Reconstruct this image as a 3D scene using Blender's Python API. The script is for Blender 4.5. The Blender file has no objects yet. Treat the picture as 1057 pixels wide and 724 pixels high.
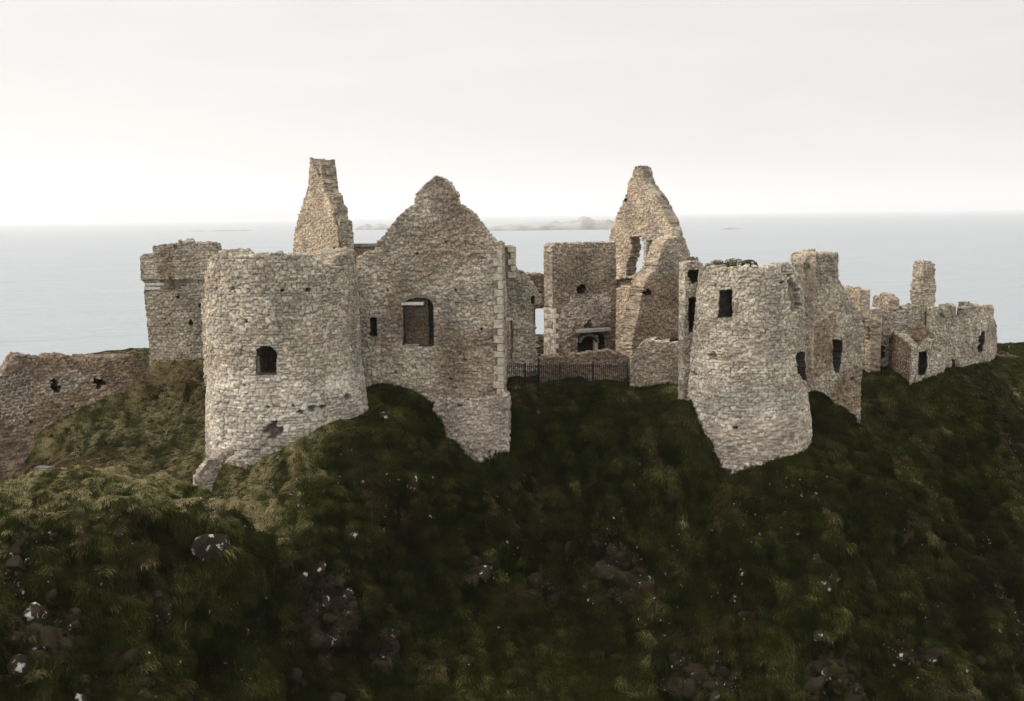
import bpy, math, random
import numpy as np
from mathutils import Matrix, Vector

random.seed(7)
rng = np.random.default_rng(11)
S = bpy.context.scene
COL = S.collection

# ------------------------------------------------------------------ camera
CAMZ = 45.0
PITCH = math.radians(7.57)
ROLL = math.radians(0.71)
F = 1057.0
RM = Matrix.Rotation(math.radians(90) - PITCH, 3, 'X') @ Matrix.Rotation(-ROLL, 3, 'Z')
cam_d = bpy.data.cameras.new('camera')
cam_d.sensor_width = 36.0
cam_d.lens = 36.0
cam_d.clip_start = 0.5
cam_d.clip_end = 200000
cam = bpy.data.objects.new('camera', cam_d)
cam.matrix_world = Matrix.Translation((0, 0, CAMZ)) @ RM.to_4x4()
COL.objects.link(cam)
S.camera = cam

# ------------------------------------------------------------------ light
SUN_AZ = math.radians(-80)      # left of the view direction (+Y)
SUN_EL = math.radians(15)
w = bpy.data.worlds.new('World')
S.world = w
w.use_nodes = True
nt = w.node_tree
nt.nodes.clear()
def N(t, ty, **kw):
    n = t.nodes.new(ty)
    for k, v in kw.items():
        setattr(n, k, v)
    return n
out = N(nt, 'ShaderNodeOutputWorld')
bgs = N(nt, 'ShaderNodeBackground'); bgs.inputs[1].default_value = 0.10
sky = N(nt, 'ShaderNodeTexSky', sky_type='NISHITA', sun_disc=False)
sky.sun_elevation = SUN_EL
sky.sun_rotation = SUN_AZ
sky.air_density = 1.0; sky.dust_density = 6.0; sky.ozone_density = 1.0
tc = N(nt, 'ShaderNodeTexCoord')
mp = N(nt, 'ShaderNodeMapping'); mp.inputs['Scale'].default_value = (1.4, 1.4, 7.0)
no = N(nt, 'ShaderNodeTexNoise'); no.inputs['Scale'].default_value = 1.7; no.inputs['Detail'].default_value = 5; no.inputs['Distortion'].default_value = .6
cr = N(nt, 'ShaderNodeValToRGB')
cr.color_ramp.elements[0].position = .30; cr.color_ramp.elements[0].color = (.815, .788, .775, 1)
cr.color_ramp.elements[1].position = .66; cr.color_ramp.elements[1].color = (.885, .860, .845, 1)
bgc = N(nt, 'ShaderNodeBackground'); bgc.inputs[1].default_value = 1.0
sx = N(nt, 'ShaderNodeSeparateXYZ')
zr = N(nt, 'ShaderNodeMapRange', interpolation_type='SMOOTHSTEP'); zr.inputs['From Min'].default_value = .16; zr.inputs['From Max'].default_value = .85
zr.inputs['To Min'].default_value = .97; zr.inputs['To Max'].default_value = 2.5
xr = N(nt, 'ShaderNodeMapRange'); xr.inputs['From Min'].default_value = -1; xr.inputs['From Max'].default_value = 1
xr.inputs['To Min'].default_value = 1.10; xr.inputs['To Max'].default_value = .90
zm = N(nt, 'ShaderNodeMath', operation='MULTIPLY')
nt.links.new(tc.outputs['Generated'], sx.inputs[0]); nt.links.new(sx.outputs[2], zr.inputs[0]); nt.links.new(sx.outputs[0], xr.inputs[0])
gl = N(nt, 'ShaderNodeMapRange', interpolation_type='SMOOTHSTEP'); gl.inputs['From Min'].default_value = -.44; gl.inputs['From Max'].default_value = -1.0
gl.inputs['To Min'].default_value = 0; gl.inputs['To Max'].default_value = 1.7
ga = N(nt, 'ShaderNodeMath', operation='ADD')
nt.links.new(sx.outputs[0], gl.inputs[0]); nt.links.new(gl.outputs[0], ga.inputs[0]); nt.links.new(xr.outputs[0], ga.inputs[1])
nt.links.new(zr.outputs[0], zm.inputs[0]); nt.links.new(ga.outputs[0], zm.inputs[1]); nt.links.new(zm.outputs[0], bgc.inputs[1])
mx = N(nt, 'ShaderNodeMixShader'); mx.inputs[0].default_value = .93
L = nt.links.new
L(tc.outputs['Generated'], mp.inputs[0]); L(mp.outputs[0], no.inputs[0]); L(no.outputs[0], cr.inputs[0])
L(cr.outputs[0], bgc.inputs[0]); L(sky.outputs[0], bgs.inputs[0])
L(bgs.outputs[0], mx.inputs[1]); L(bgc.outputs[0], mx.inputs[2]); L(mx.outputs[0], out.inputs[0])

sd = bpy.data.lights.new('sun', 'SUN')
sd.energy = 2.3; sd.angle = math.radians(6); sd.color = (1.0, .86, .72)
so = bpy.data.objects.new('sun', sd); COL.objects.link(so)
tosun = Vector((math.sin(SUN_AZ) * math.cos(SUN_EL), math.cos(SUN_AZ) * math.cos(SUN_EL), math.sin(SUN_EL)))
so.rotation_euler = tosun.to_track_quat('Z', 'Y').to_euler()

S.render.engine = 'CYCLES'
S.view_settings.view_transform = 'Standard'
S.view_settings.look = 'None'
S.view_settings.gamma = 1.0
S.view_settings.exposure = 0.05
S.view_settings.use_curve_mapping = False
S.cycles.volume_bounces = 6
S.cycles.max_bounces = 8

# ------------------------------------------------------------------ pixel -> place helpers
RMn = np.array(RM)
def ray(px, py):
    v = np.array([(px - 528.5) / F, -(py - 362.0) / F, -1.0])
    return RMn @ v
def P(px, py, Y):
    v = ray(px, py)
    k = Y / v[1]
    return np.array([v[0] * k, Y, CAMZ + v[2] * k])
def at(px, Y, py=340):
    p = P(px, py, Y)
    return (p[0], p[1])

# ------------------------------------------------------------------ numpy noise
def h1(i, s=0.0):
    x = np.sin(i * 127.1 + s * 74.7 + 3.1) * 43758.5453
    return x - np.floor(x)
def h2(i, j, s=0.0):
    x = np.sin(i * 127.1 + j * 311.7 + s * 74.7) * 43758.5453
    return x - np.floor(x)
def h3(i, j, k, s=0.0):
    x = np.sin(i * 127.1 + j * 311.7 + k * 191.3 + s * 74.7) * 43758.5453
    return x - np.floor(x)
def vn2(x, y, s=0.0):
    i = np.floor(x); j = np.floor(y); fx = x - i; fy = y - j
    fx = fx * fx * (3 - 2 * fx); fy = fy * fy * (3 - 2 * fy)
    a = h2(i, j, s); b = h2(i + 1, j, s); c = h2(i, j + 1, s); d = h2(i + 1, j + 1, s)
    return (a + (b - a) * fx) * (1 - fy) + (c + (d - c) * fx) * fy
def fbm2(x, y, o=4, s=0.0):
    r = 0; a = .5; t = 0
    for k in range(o):
        r = r + a * vn2(x, y, s + k); t += a
        x = x * 2.03 + 5.3; y = y * 2.03 + 1.7; a *= .5
    return r / t
def vn3(x, y, z, s=0.0):
    i = np.floor(x); j = np.floor(y); k = np.floor(z)
    fx = x - i; fy = y - j; fz = z - k
    fx = fx * fx * (3 - 2 * fx); fy = fy * fy * (3 - 2 * fy); fz = fz * fz * (3 - 2 * fz)
    def pl(kk):
        a = h3(i, j, kk, s); b = h3(i + 1, j, kk, s); c = h3(i, j + 1, kk, s); d = h3(i + 1, j + 1, kk, s)
        return (a + (b - a) * fx) * (1 - fy) + (c + (d - c) * fx) * fy
    return pl(k) * (1 - fz) + pl(k + 1) * fz
def fbm3(x, y, z, o=4, s=0.0):
    r = 0; a = .5; t = 0
    for k in range(o):
        r = r + a * vn3(x, y, z, s + k); t += a
        x = x * 2.03 + 5.3; y = y * 2.03 + 1.7; z = z * 2.03 + 9.1; a *= .5
    return r / t
def worley(u, z, su, sz, jit=.8, s=0.0):
    gz = z / sz; gx = u / su
    j0 = np.floor(gz)
    f1 = np.full(u.shape, 9.); f2 = np.full(u.shape, 9.)
    cid = np.zeros(u.shape); cu = np.zeros(u.shape); cz = np.zeros(u.shape)
    for dj in (-1, 0, 1):
        j = j0 + dj
        off = h1(j, s + 5) * .9
        gxx = gx + off
        i0 = np.floor(gxx)
        for di in (-1, 0, 1):
            i = i0 + di
            px = i + .5 + jit * (h2(i, j, s) - .5); pz = j + .5 + jit * .6 * (h2(i, j, s + 1.3) - .5)
            sw = .75 + .5 * h2(i, j, s + 8)
            dx = np.abs(gxx - px) * sw; dz = np.abs(gz - pz) * 1.05
            d = (dx ** 3 + dz ** 3) ** (1 / 3.)
            m = d < f1
            f2 = np.where(m, f1, np.minimum(f2, d))
            cid = np.where(m, h2(i, j, s + 2.7), cid)
            cu = np.where(m, (px - off) * su, cu); cz = np.where(m, pz * sz, cz)
            f1 = np.where(m, d, f1)
    return f1, f2, cid, cu, cz
def inpoly(x, y, poly):
    r = np.zeros(np.shape(x), bool)
    n = len(poly)
    for a in range(n):
        x1, y1 = poly[a]; x2, y2 = poly[(a + 1) % n]
        if y1 == y2: continue
        c = ((y1 > y) != (y2 > y)) & (x < (x2 - x1) * (y - y1) / (y2 - y1) + x1)
        r ^= c
    return r
def smooth(a, b, x):
    t = np.clip((x - a) / (b - a), 0, 1)
    return t * t * (3 - 2 * t)

# ------------------------------------------------------------------ objects helpers
def tag(o, label=None, cat=None, group=None, kind=None):
    if label: o['label'] = label
    if cat: o['category'] = cat
    if group: o['group'] = group
    if kind: o['kind'] = kind
    return o
def empty(name, loc=(0, 0, 0)):
    o = bpy.data.objects.new(name, None); COL.objects.link(o); o.location = loc
    return o
def link(name, me, mat=None, parent=None):
    o = bpy.data.objects.new(name, me); COL.objects.link(o)
    if mat: me.materials.append(mat)
    if parent:
        o.parent = parent
        o.matrix_parent_inverse = Matrix.Translation(-Vector(parent.location))
    return o
def mesh_np(name, V, Q, C=None, smoothf=True, T=None):
    me = bpy.data.meshes.new(name)
    V = np.ascontiguousarray(V, np.float32)
    Q = np.ascontiguousarray(Q, np.int32).reshape(-1, 4)
    nq = len(Q); nt_ = 0 if T is None else len(T)
    me.vertices.add(len(V)); me.vertices.foreach_set('co', V.ravel())
    li = Q.ravel()
    if nt_: li = np.concatenate([li, np.ascontiguousarray(T, np.int32).ravel()])
    me.loops.add(len(li)); me.loops.foreach_set('vertex_index', li)
    me.polygons.add(nq + nt_)
    ls = np.arange(nq) * 4
    if nt_: ls = np.concatenate([ls, nq * 4 + np.arange(nt_) * 3])
    me.polygons.foreach_set('loop_start', ls.astype(np.int32))
    if smoothf:
        me.polygons.foreach_set('use_smooth', np.ones(nq + nt_, bool))
    me.update(calc_edges=True)
    if C is not None:
        a = me.color_attributes.new('Col', 'FLOAT_COLOR', 'POINT')
        cc = np.ones((len(V), 4), np.float32); cc[:, :3] = C
        a.data.foreach_set('color', cc.ravel())
    return me

# ------------------------------------------------------------------ materials
def stone_material(name, bump=.5):
    m = bpy.data.materials.new(name); m.use_nodes = True
    t = m.node_tree; t.nodes.clear()
    o = N(t, 'ShaderNodeOutputMaterial'); b = N(t, 'ShaderNodeBsdfPrincipled')
    b.inputs['Roughness'].default_value = .95
    b.inputs['Specular IOR Level'].default_value = .03
    a = N(t, 'ShaderNodeVertexColor', layer_name='Col')
    g = N(t, 'ShaderNodeTexCoord')
    n1 = N(t, 'ShaderNodeTexNoise'); n1.inputs['Scale'].default_value = 9; n1.inputs['Detail'].default_value = 6; n1.inputs['Roughness'].default_value = .7
    r1 = N(t, 'ShaderNodeMapRange'); r1.inputs['From Min'].default_value = .3; r1.inputs['From Max'].default_value = .7
    r1.inputs['To Min'].default_value = .55; r1.inputs['To Max'].default_value = 1.4
    n2 = N(t, 'ShaderNodeTexNoise'); n2.inputs['Scale'].default_value = .55; n2.inputs['Detail'].default_value = 5
    r2 = N(t, 'ShaderNodeMapRange'); r2.inputs['From Min'].default_value = .35; r2.inputs['From Max'].default_value = .65
    r2.inputs['To Min'].default_value = .70; r2.inputs['To Max'].default_value = 1.24
    mu = N(t, 'ShaderNodeMath', operation='MULTIPLY')
    vm = N(t, 'ShaderNodeVectorMath', operation='SCALE')
    bp = N(t, 'ShaderNodeBump'); bp.inputs['Strength'].default_value = bump; bp.inputs['Distance'].default_value = .05
    l = t.links.new
    l(g.outputs['Object'], n1.inputs[0]); l(g.outputs['Object'], n2.inputs[0])
    l(n1.outputs[0], r1.inputs[0]); l(n2.outputs[0], r2.inputs[0])
    l(r1.outputs[0], mu.inputs[0]); l(r2.outputs[0], mu.inputs[1])
    l(a.outputs[0], vm.inputs[0]); l(mu.outputs[0], vm.inputs['Scale'])
    # ochre and grey lichen blotches with a shape of their own
    n3 = N(t, 'ShaderNodeTexNoise'); n3.inputs['Scale'].default_value = 2.3; n3.inputs['Detail'].default_value = 7; n3.inputs['Roughness'].default_value = .65
    r3 = N(t, 'ShaderNodeMapRange'); r3.inputs['From Min'].default_value = .60; r3.inputs['From Max'].default_value = .70; r3.inputs['To Max'].default_value = .55
    mc = N(t, 'ShaderNodeMix', data_type='RGBA'); mc.inputs[7].default_value = (.17, .15, .10, 1)
    l(g.outputs['Object'], n3.inputs[0]); l(n3.outputs[0], r3.inputs[0]); l(r3.outputs[0], mc.inputs[0]); l(vm.outputs[0], mc.inputs[6])
    l(mc.outputs[2], b.inputs['Base Color'])
    l(n1.outputs[0], bp.inputs['Height']); l(bp.outputs[0], b.inputs['Normal']); l(b.outputs[0], o.inputs[0])
    return m
M_STONE = stone_material('rubble_stone')
def plain(name, col, rough=.9, var=.25, sc=6.0, metal=0.0):
    m = bpy.data.materials.new(name); m.use_nodes = True
    t = m.node_tree; b = t.nodes['Principled BSDF']
    b.inputs['Roughness'].default_value = rough; b.inputs['Metallic'].default_value = metal
    b.inputs['Specular IOR Level'].default_value = .2
    g = N(t, 'ShaderNodeTexCoord'); n = N(t, 'ShaderNodeTexNoise'); n.inputs['Scale'].default_value = sc; n.inputs['Detail'].default_value = 6
    r = N(t, 'ShaderNodeMapRange'); r.inputs['From Min'].default_value = .3; r.inputs['From Max'].default_value = .7
    r.inputs['To Min'].default_value = 1 - var; r.inputs['To Max'].default_value = 1 + var
    v = N(t, 'ShaderNodeVectorMath', operation='SCALE'); v.inputs[0].default_value = col
    bp = N(t, 'ShaderNodeBump'); bp.inputs['Strength'].default_value = .5; bp.inputs['Distance'].default_value = .03
    l = t.links.new
    l(g.outputs['Object'], n.inputs[0]); l(n.outputs[0], r.inputs[0]); l(r.outputs[0], v.inputs['Scale']); l(v.outputs[0], b.inputs['Base Color'])
    l(n.outputs[0], bp.inputs['Height']); l(bp.outputs[0], b.inputs['Normal'])
    return m
M_DRESSED = plain('dressed_sandstone', (.38, .335, .265), var=.3, sc=5)
M_JAMB = plain('sunlit_pale_jamb', (.62, .52, .42), var=.2)  # pale jamb stone with the sun on it put into the colour
M_LINTEL = plain('pale_lintel', (.50, .47, .43), var=.2)
M_IRON = plain('dark_iron', (.02, .02, .02), rough=.6, metal=.3)
M_CONC = plain('concrete', (.22, .21, .20), var=.3, sc=3)
M_WOOD = plain('weathered_timber', (.10, .085, .07), var=.3)

# ------------------------------------------------------------------ masonry builder
class Path:
    def __init__(self, pts, closed=False):
        p = np.array(pts, float)
        if closed: p = np.vstack([p, p[:1]])
        self.closed = closed
        d = np.diff(p, axis=0); ln = np.hypot(d[:, 0], d[:, 1])
        self.u = np.concatenate([[0], np.cumsum(ln)]); self.p = p
        t = d / ln[:, None]; n = np.stack([t[:, 1], -t[:, 0]], 1)
        nv = np.zeros_like(p)
        for i in range(len(p)):
            a = n[i - 1] if i > 0 else (n[-1] if closed else n[0])
            b = n[i] if i < len(n) else (n[0] if closed else n[-1])
            m = a + b; nv[i] = m / max(.25, (m @ m) / 2) 
        self.n = nv; self.L = self.u[-1]
    def pos(self, u, wv):
        x = np.interp(u, self.u, self.p[:, 0]); y = np.interp(u, self.u, self.p[:, 1])
        nx = np.interp(u, self.u, self.n[:, 0]); ny = np.interp(u, self.u, self.n[:, 1])
        return x + wv * nx, y + wv * ny
    def hit(self, px, py):
        v = ray(px, py); best = None; alt = None; ext = None
        ns = len(self.p) - 1
        for i in range(ns):
            a = self.p[i]; b = self.p[i + 1]; d = b - a
            det = v[0] * (-d[1]) + d[0] * v[1]
            if abs(det) < 1e-9: continue
            t = (a[0] * (-d[1]) + d[0] * a[1]) / det
            s = (v[0] * a[1] - v[1] * a[0]) / det
            if t <= 0: continue
            ln = self.u[i + 1] - self.u[i]
            c = (self.u[i] + s * ln, CAMZ + v[2] * t, t)
            if 0 <= s <= 1:
                if best is None or t < best[2]: best = c
            elif not self.closed and ((i == 0 and s < 0) or (i == ns - 1 and s > 1)):
                if ext is None or abs(s) < ext[0]: ext = (abs(s), c)
            q = max(0, -s, s - 1) * ln
            if alt is None or q < alt[0]:
                alt = (q, (self.u[i] + min(1, max(0, s)) * ln, CAMZ + v[2] * self.p[i, 1] / v[1], t))
        if best is not None: return best
        return ext[1] if ext is not None else alt[1]
    def ground(self, px, py):
        u, z, t = self.hit(px, py)
        x, y = self.pos(np.array([u]), np.array([.12]))
        return (float(x[0]), float(y[0]), z)

# stone palettes : list of colours, mortar colour
PAL = dict(
    grey=([(.30, .275, .235), (.24, .215, .18), (.34, .315, .275), (.19, .165, .14), (.27, .225, .18)], (.23, .205, .17)),
    tower=([(.325, .30, .26), (.265, .24, .20), (.36, .34, .30), (.215, .185, .15), (.30, .255, .21)], (.20, .175, .145)),
    pale=([(.38, .36, .325), (.32, .295, .26), (.43, .41, .38), (.24, .21, .175), (.335, .295, .255)], (.34, .31, .28)),
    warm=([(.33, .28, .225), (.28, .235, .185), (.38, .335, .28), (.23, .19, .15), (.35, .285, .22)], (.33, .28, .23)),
    dark_brown=([(.085, .065, .05), (.065, .048, .037), (.105, .082, .065)], (.05, .04, .03)),  # very dark brown stones for the window infill
    cobble=([(.12, .095, .075), (.10, .08, .06), (.15, .12, .095), (.085, .065, .05)], (.62, .58, .52)),
    plaster=([(.36, .315, .285), (.33, .28, .25), (.37, .33, .30), (.34, .30, .27), (.17, .12, .09)], (.26, .215, .185)),
    brown=([(.21, .165, .13), (.165, .128, .10), (.26, .21, .17), (.125, .095, .072), (.235, .17, .125)], (.16, .13, .105)),
    dark=([(.155, .125, .10), (.12, .095, .075), (.20, .165, .135), (.085, .065, .05), (.175, .125, .095)], (.16, .14, .12)),
    pink=([(.30, .26, .225), (.24, .205, .175), (.37, .335, .30), (.16, .13, .105), (.31, .26, .22)], (.38, .35, .32)),
)
def stone_color(cid, edge, pal, u, z, s):
    cols, mort = pal
    cols = np.array(cols); k = (cid * 997.7 % 1 * len(cols)).astype(int)
    c = (cols[k] * .72 + cols.mean(0) * .28) * (.80 + .40 * ((cid * 7919.3) % 1))[..., None]
    c = c * np.array((1.24, 1.20, 1.09))
    m = (1 - smooth(.03, .17, edge))[..., None] * .95
    return c * (1 - m) + np.array(mort) * .68 * m

def masonry(name, path, top, bottom, thick=1.2, pal='grey', pal2=None, blend=None, su=.42, sz=.22, g=.055, side=None, seed=1., holes=(),
            rough=.06, batter=None, parent=None, rag=.12, zbot=None, backtop=None, jit=.8, zones=(), topcut=None):
    """top: [(px,py)...] along the front face.  bottom: z value.  holes: (poly_px, depth or None, stonewise)"""
    su *= .74; sz *= .74; g = min(g, .05); seed_ = seed
    tp = sorted([path.hit(a, b)[:2] for a, b in top])
    tu = [t[0] for t in tp]; tz = [t[1] for t in tp]
    if path.closed and backtop is not None:
        ztb = backtop
        tu = [tu[0] - .9] + tu + [tu[-1] + .9]; tz = [ztb] + tz + [ztb]
    L0, L1 = 0., path.L
    nu = max(3, int(round((L1 - L0) / g))); gu = (L1 - L0) / nu
    zt = max(tz) + .5; zb = bottom
    nz = int(math.ceil((zt - zb) / g))
    U, Z = np.meshgrid(L0 + np.arange(nu + 1) * gu, zb + np.arange(nz + 1) * g, indexing='ij')
    Uc = (U[:-1, :-1] + gu / 2); Zc = Z[:-1, :-1] + g / 2
    wu = Uc + .10 * (vn2(Uc * 1.3, Zc * 1.3, seed) - .5); wz = Zc + .22 * (vn2(Uc * .6, Zc * .8, seed + 3) - .5)
    f1, f2, cid, cu, cz = worley(wu, wz, su, sz, jit, seed)
    tcu = .3 * cu + .7 * Uc; tcz = .45 * cz + .55 * Zc
    ttop = np.interp(tcu, tu, tz) + rag * 2 * (fbm2(cu * 1.1, cu * 0 + seed, 3, seed) - .5) + rag * (cid - .5)
    mask = tcz < ttop
    polys = []
    for hpoly, depth, sw in holes:
        q = [path.hit(a, b)[:2] for a, b in hpoly]
        polys.append((q, depth, sw))
        if depth is None:
            mask &= ~(inpoly(cu, cz, q) if sw else inpoly(Uc, Zc, q))
    # vertex level
    wu = U + .10 * (vn2(U * 1.3, Z * 1.3, seed) - .5); wz = Z + .22 * (vn2(U * .6, Z * .8, seed + 3) - .5)
    f1, f2, cid, cu, cz = worley(wu, wz, su, sz, jit, seed)
    edge = f2 - f1
    W = rough * (cid - .5) * 1.3 - rough * .9 * (1 - smooth(0, .22, edge)) + .22 * (fbm2(U * .35, Z * .35, 3, seed + 9) - .5)
    P1 = PAL[pal]
    C = stone_color(cid, edge, P1, U, Z, seed)
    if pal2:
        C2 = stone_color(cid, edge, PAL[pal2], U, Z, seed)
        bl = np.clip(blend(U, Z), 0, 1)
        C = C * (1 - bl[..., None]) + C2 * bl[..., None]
    for q, pz in zones:
        qq = [path.hit(a, b)[:2] for a, b in q]
        wq = .35 * (fbm2(U * 2, Z * 2, 3, 5) - .5)
        mk = inpoly(U + wq, Z + wq * 1.3, qq)
        if isinstance(pz, str):
            C[mk] = stone_color(cid, edge, PAL[pz], U, Z, seed)[mk]
        else:
            C[mk] = np.array(pz) * (.8 + .4 * fbm2(U * 3, Z * 3, 4, 2))[mk][:, None]
            W[mk] = .03 + .05 * fbm2(U * 3, Z * 3, 3)[mk]
    if batter is not None: Bt = batter(Z, U)
    else: Bt = 0 * Z
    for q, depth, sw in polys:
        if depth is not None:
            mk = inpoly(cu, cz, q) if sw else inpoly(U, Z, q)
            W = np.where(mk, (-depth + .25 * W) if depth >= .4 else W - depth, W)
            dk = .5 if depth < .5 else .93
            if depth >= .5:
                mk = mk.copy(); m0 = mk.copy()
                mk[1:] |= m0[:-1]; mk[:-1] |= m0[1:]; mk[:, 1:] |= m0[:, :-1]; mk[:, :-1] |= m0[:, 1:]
            C[mk] = C[mk] * (1 - dk) + np.array((.022, .016, .011)) * dk  # shade inside the recesses painted as near-black stone
    # mesh
    idx = -np.ones(U.shape, int)
    used = np.zeros(U.shape, bool)
    used[:-1, :-1] |= mask; used[1:, :-1] |= mask; used[:-1, 1:] |= mask; used[1:, 1:] |= mask
    nvv = used.sum(); idx[used] = np.arange(nvv)
    uu = U[used]; zz = Z[used]
    jn = .02
    uj = uu + jn * (h2(uu, zz, 4) - .5) * 2; zj = zz + jn * (h2(uu, zz, 6) - .5) * 2
    x, y = path.pos(uj, W[used] + Bt[used]); VF = np.stack([x, y, zj], 1)
    Wb = -thick + .5 * rough * (cid - .5)
    x, y = path.pos(uj, Wb[used]); VB = np.stack([x, y, zj], 1)
    CF = C[used]
    I, J = np.nonzero(mask)
    a = idx[I, J]; b = idx[I + 1, J]; c = idx[I + 1, J + 1]; d = idx[I, J + 1]
    Q = [np.stack([a, b, c, d], 1), np.stack([d, c, b, a], 1) + nvv]
    V = [VF, VB]; CC = [CF, CF]
    # boundary
    mp_ = np.zeros((mask.shape[0] + 2, mask.shape[1] + 2), bool); mp_[1:-1, 1:-1] = mask
    if path.closed:
        mp_[0, 1:-1] = mask[-1]; mp_[-1, 1:-1] = mask[0]
    ed = []
    I, J = np.nonzero(mask & ~mp_[1:-1, :-2]); ed.append(np.stack([idx[I, J], idx[I + 1, J]], 1))
    I, J = np.nonzero(mask & ~mp_[1:-1, 2:]); ed.append(np.stack([idx[I + 1, J + 1], idx[I, J + 1]], 1))
    I, J = np.nonzero(mask & ~mp_[:-2, 1:-1]); ed.append(np.stack([idx[I, J + 1], idx[I, J]], 1))
    I, J = np.nonzero(mask & ~mp_[2:, 1:-1]); ed.append(np.stack([idx[I + 1, J], idx[I + 1, J + 1]], 1))
    E = np.concatenate(ed)
    bv = np.unique(E); K = max(2, int(round(thick / .13)))
    remap = -np.ones(nvv, int); remap[bv] = np.arange(len(bv))
    base = 2 * nvv
    cols = [bv]
    ub = uu[bv]; zb_ = zz[bv]; cidb = cid[used][bv]
    for k in range(1, K):
        t = k / K
        wv = (W + Bt)[used][bv] * (1 - t) + Wb[used][bv] * t
        f1, f2, ci, _, _ = worley(wv + 31, (ub * .8 + zb_ * 1.0), .36, .24, .8, seed + 4)
        am = .11
        du = am * (ci - .5) + .03 * (h2(ub, zb_ + k, 3) - .5)
        dz = am * ((ci * 31.7 % 1) - .55) + .03 * (h2(ub + k, zb_, 5) - .5)
        if path.closed: du = du * .5
        x, y = path.pos(np.clip(ub + du, 0, path.L), wv)
        ex = (np.clip(ub + du, 0, path.L) - (ub + du))
        if not path.closed:   # let the end faces be ragged too
            i0 = ub < .001; i1 = ub > path.L - .001
            ddx = path.p[1] - path.p[0]; ddx = ddx / np.hypot(*ddx)
            x = np.where(i0, path.pos(ub * 0, wv)[0] + ddx[0] * du, x); y = np.where(i0, path.pos(ub * 0, wv)[1] + ddx[1] * du, y)
            dde = path.p[-1] - path.p[-2]; dde = dde / np.hypot(*dde)
            x = np.where(i1, path.pos(ub * 0 + path.L, wv)[0] + dde[0] * du, x); y = np.where(i1, path.pos(ub * 0 + path.L, wv)[1] + dde[1] * du, y)
        V.append(np.stack([x, y, zb_ + dz], 1))
        cc = stone_color(ci, f2 - f1, PAL[side] if side else P1, ub, zb_, seed)
        CC.append(cc)
        cols.append(base + (k - 1) * len(bv) + np.arange(len(bv)))
    cols.append(bv + nvv)
    e0 = remap[E[:, 0]]; e1 = remap[E[:, 1]]
    for k in range(K):
        A = cols[k]; B = cols[k + 1]
        Q.append(np.stack([A[e1], A[e0], B[e0], B[e1]], 1))
    V = np.concatenate(V); CC = np.concatenate(CC); Q = np.concatenate(Q)
    me = mesh_np(name, V, Q, CC)
    return link(name, me, M_STONE, parent)

def circle_path(px, Y, R, n=64, py=340, sy=1.0):
    cx, cy = at(px, Y, py)
    # start at the back, go counter-clockwise seen from above
    return Path([(cx + R * math.cos(math.pi / 2 + 2 * math.pi * k / n), cy + sy * R * math.sin(math.pi / 2 + 2 * math.pi * k / n)) for k in range(n)], True), (cx, cy)

def block(name, p0, p1, depth, z0, z1, mat, parent=None, jit=.012, out=.0, seg=.18, label=None):
    """dressed block: front edge from plan p0 to p1, going back by depth, subdivided and roughened"""
    p0 = np.array(p0, float); p1 = np.array(p1, float)
    d = p1 - p0; L_ = np.hypot(*d); t = d / L_; n = np.array([t[1], -t[0]])
    import bmesh
    bm = bmesh.new()
    vs = []
    for zc in (z0, z1):
        for (a, b) in ((0, out), (L_, out), (L_, -depth), (0, -depth)):
            q = p0 + t * a + n * b
            vs.append(bm.verts.new((q[0], q[1], zc)))
    for f in ((0, 1, 5, 4), (1, 2, 6, 5), (2, 3, 7, 6), (3, 0, 4, 7), (4, 5, 6, 7), (3, 2, 1, 0)):
        bm.faces.new([vs[i] for i in f])
    bmesh.ops.bevel(bm, geom=bm.edges[:], offset=min(.025, (z1 - z0) * .2), segments=2, affect='EDGES')
    nsub = min(6, int(max(L_, z1 - z0) / seg))
    if nsub > 1: bmesh.ops.subdivide_edges(bm, edges=[e for e in bm.edges if e.calc_length() > seg], cuts=nsub, use_grid_fill=True)
    for v in bm.verts:
        v.co += Vector((random.uniform(-jit, jit), random.uniform(-jit, jit), random.uniform(-jit, jit)))
    me = bpy.data.meshes.new(name); bm.normal_update(); bm.to_mesh(me); bm.free()
    o = link(name, me, mat, parent)
    if label: o['label'] = label
    return o
def front_block(name, path, px0, py0, px1, py1, mat, parent, out=.03, depth=.4, **kw):
    """block on the face of a wall covering pixels px0..px1, py0(top)..py1(bottom)"""
    u0, zt, _ = path.hit(px0, py0); u1, _, _ = path.hit(px1, py0); _, zb, _ = path.hit(px0, py1)
    a = path.pos(np.array([u0]), np.array([0.])); b = path.pos(np.array([u1]), np.array([0.]))
    return block(name, (a[0][0], a[1][0]), (b[0][0], b[1][0]), depth, zb, zt, mat, parent, out=out, **kw)
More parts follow.
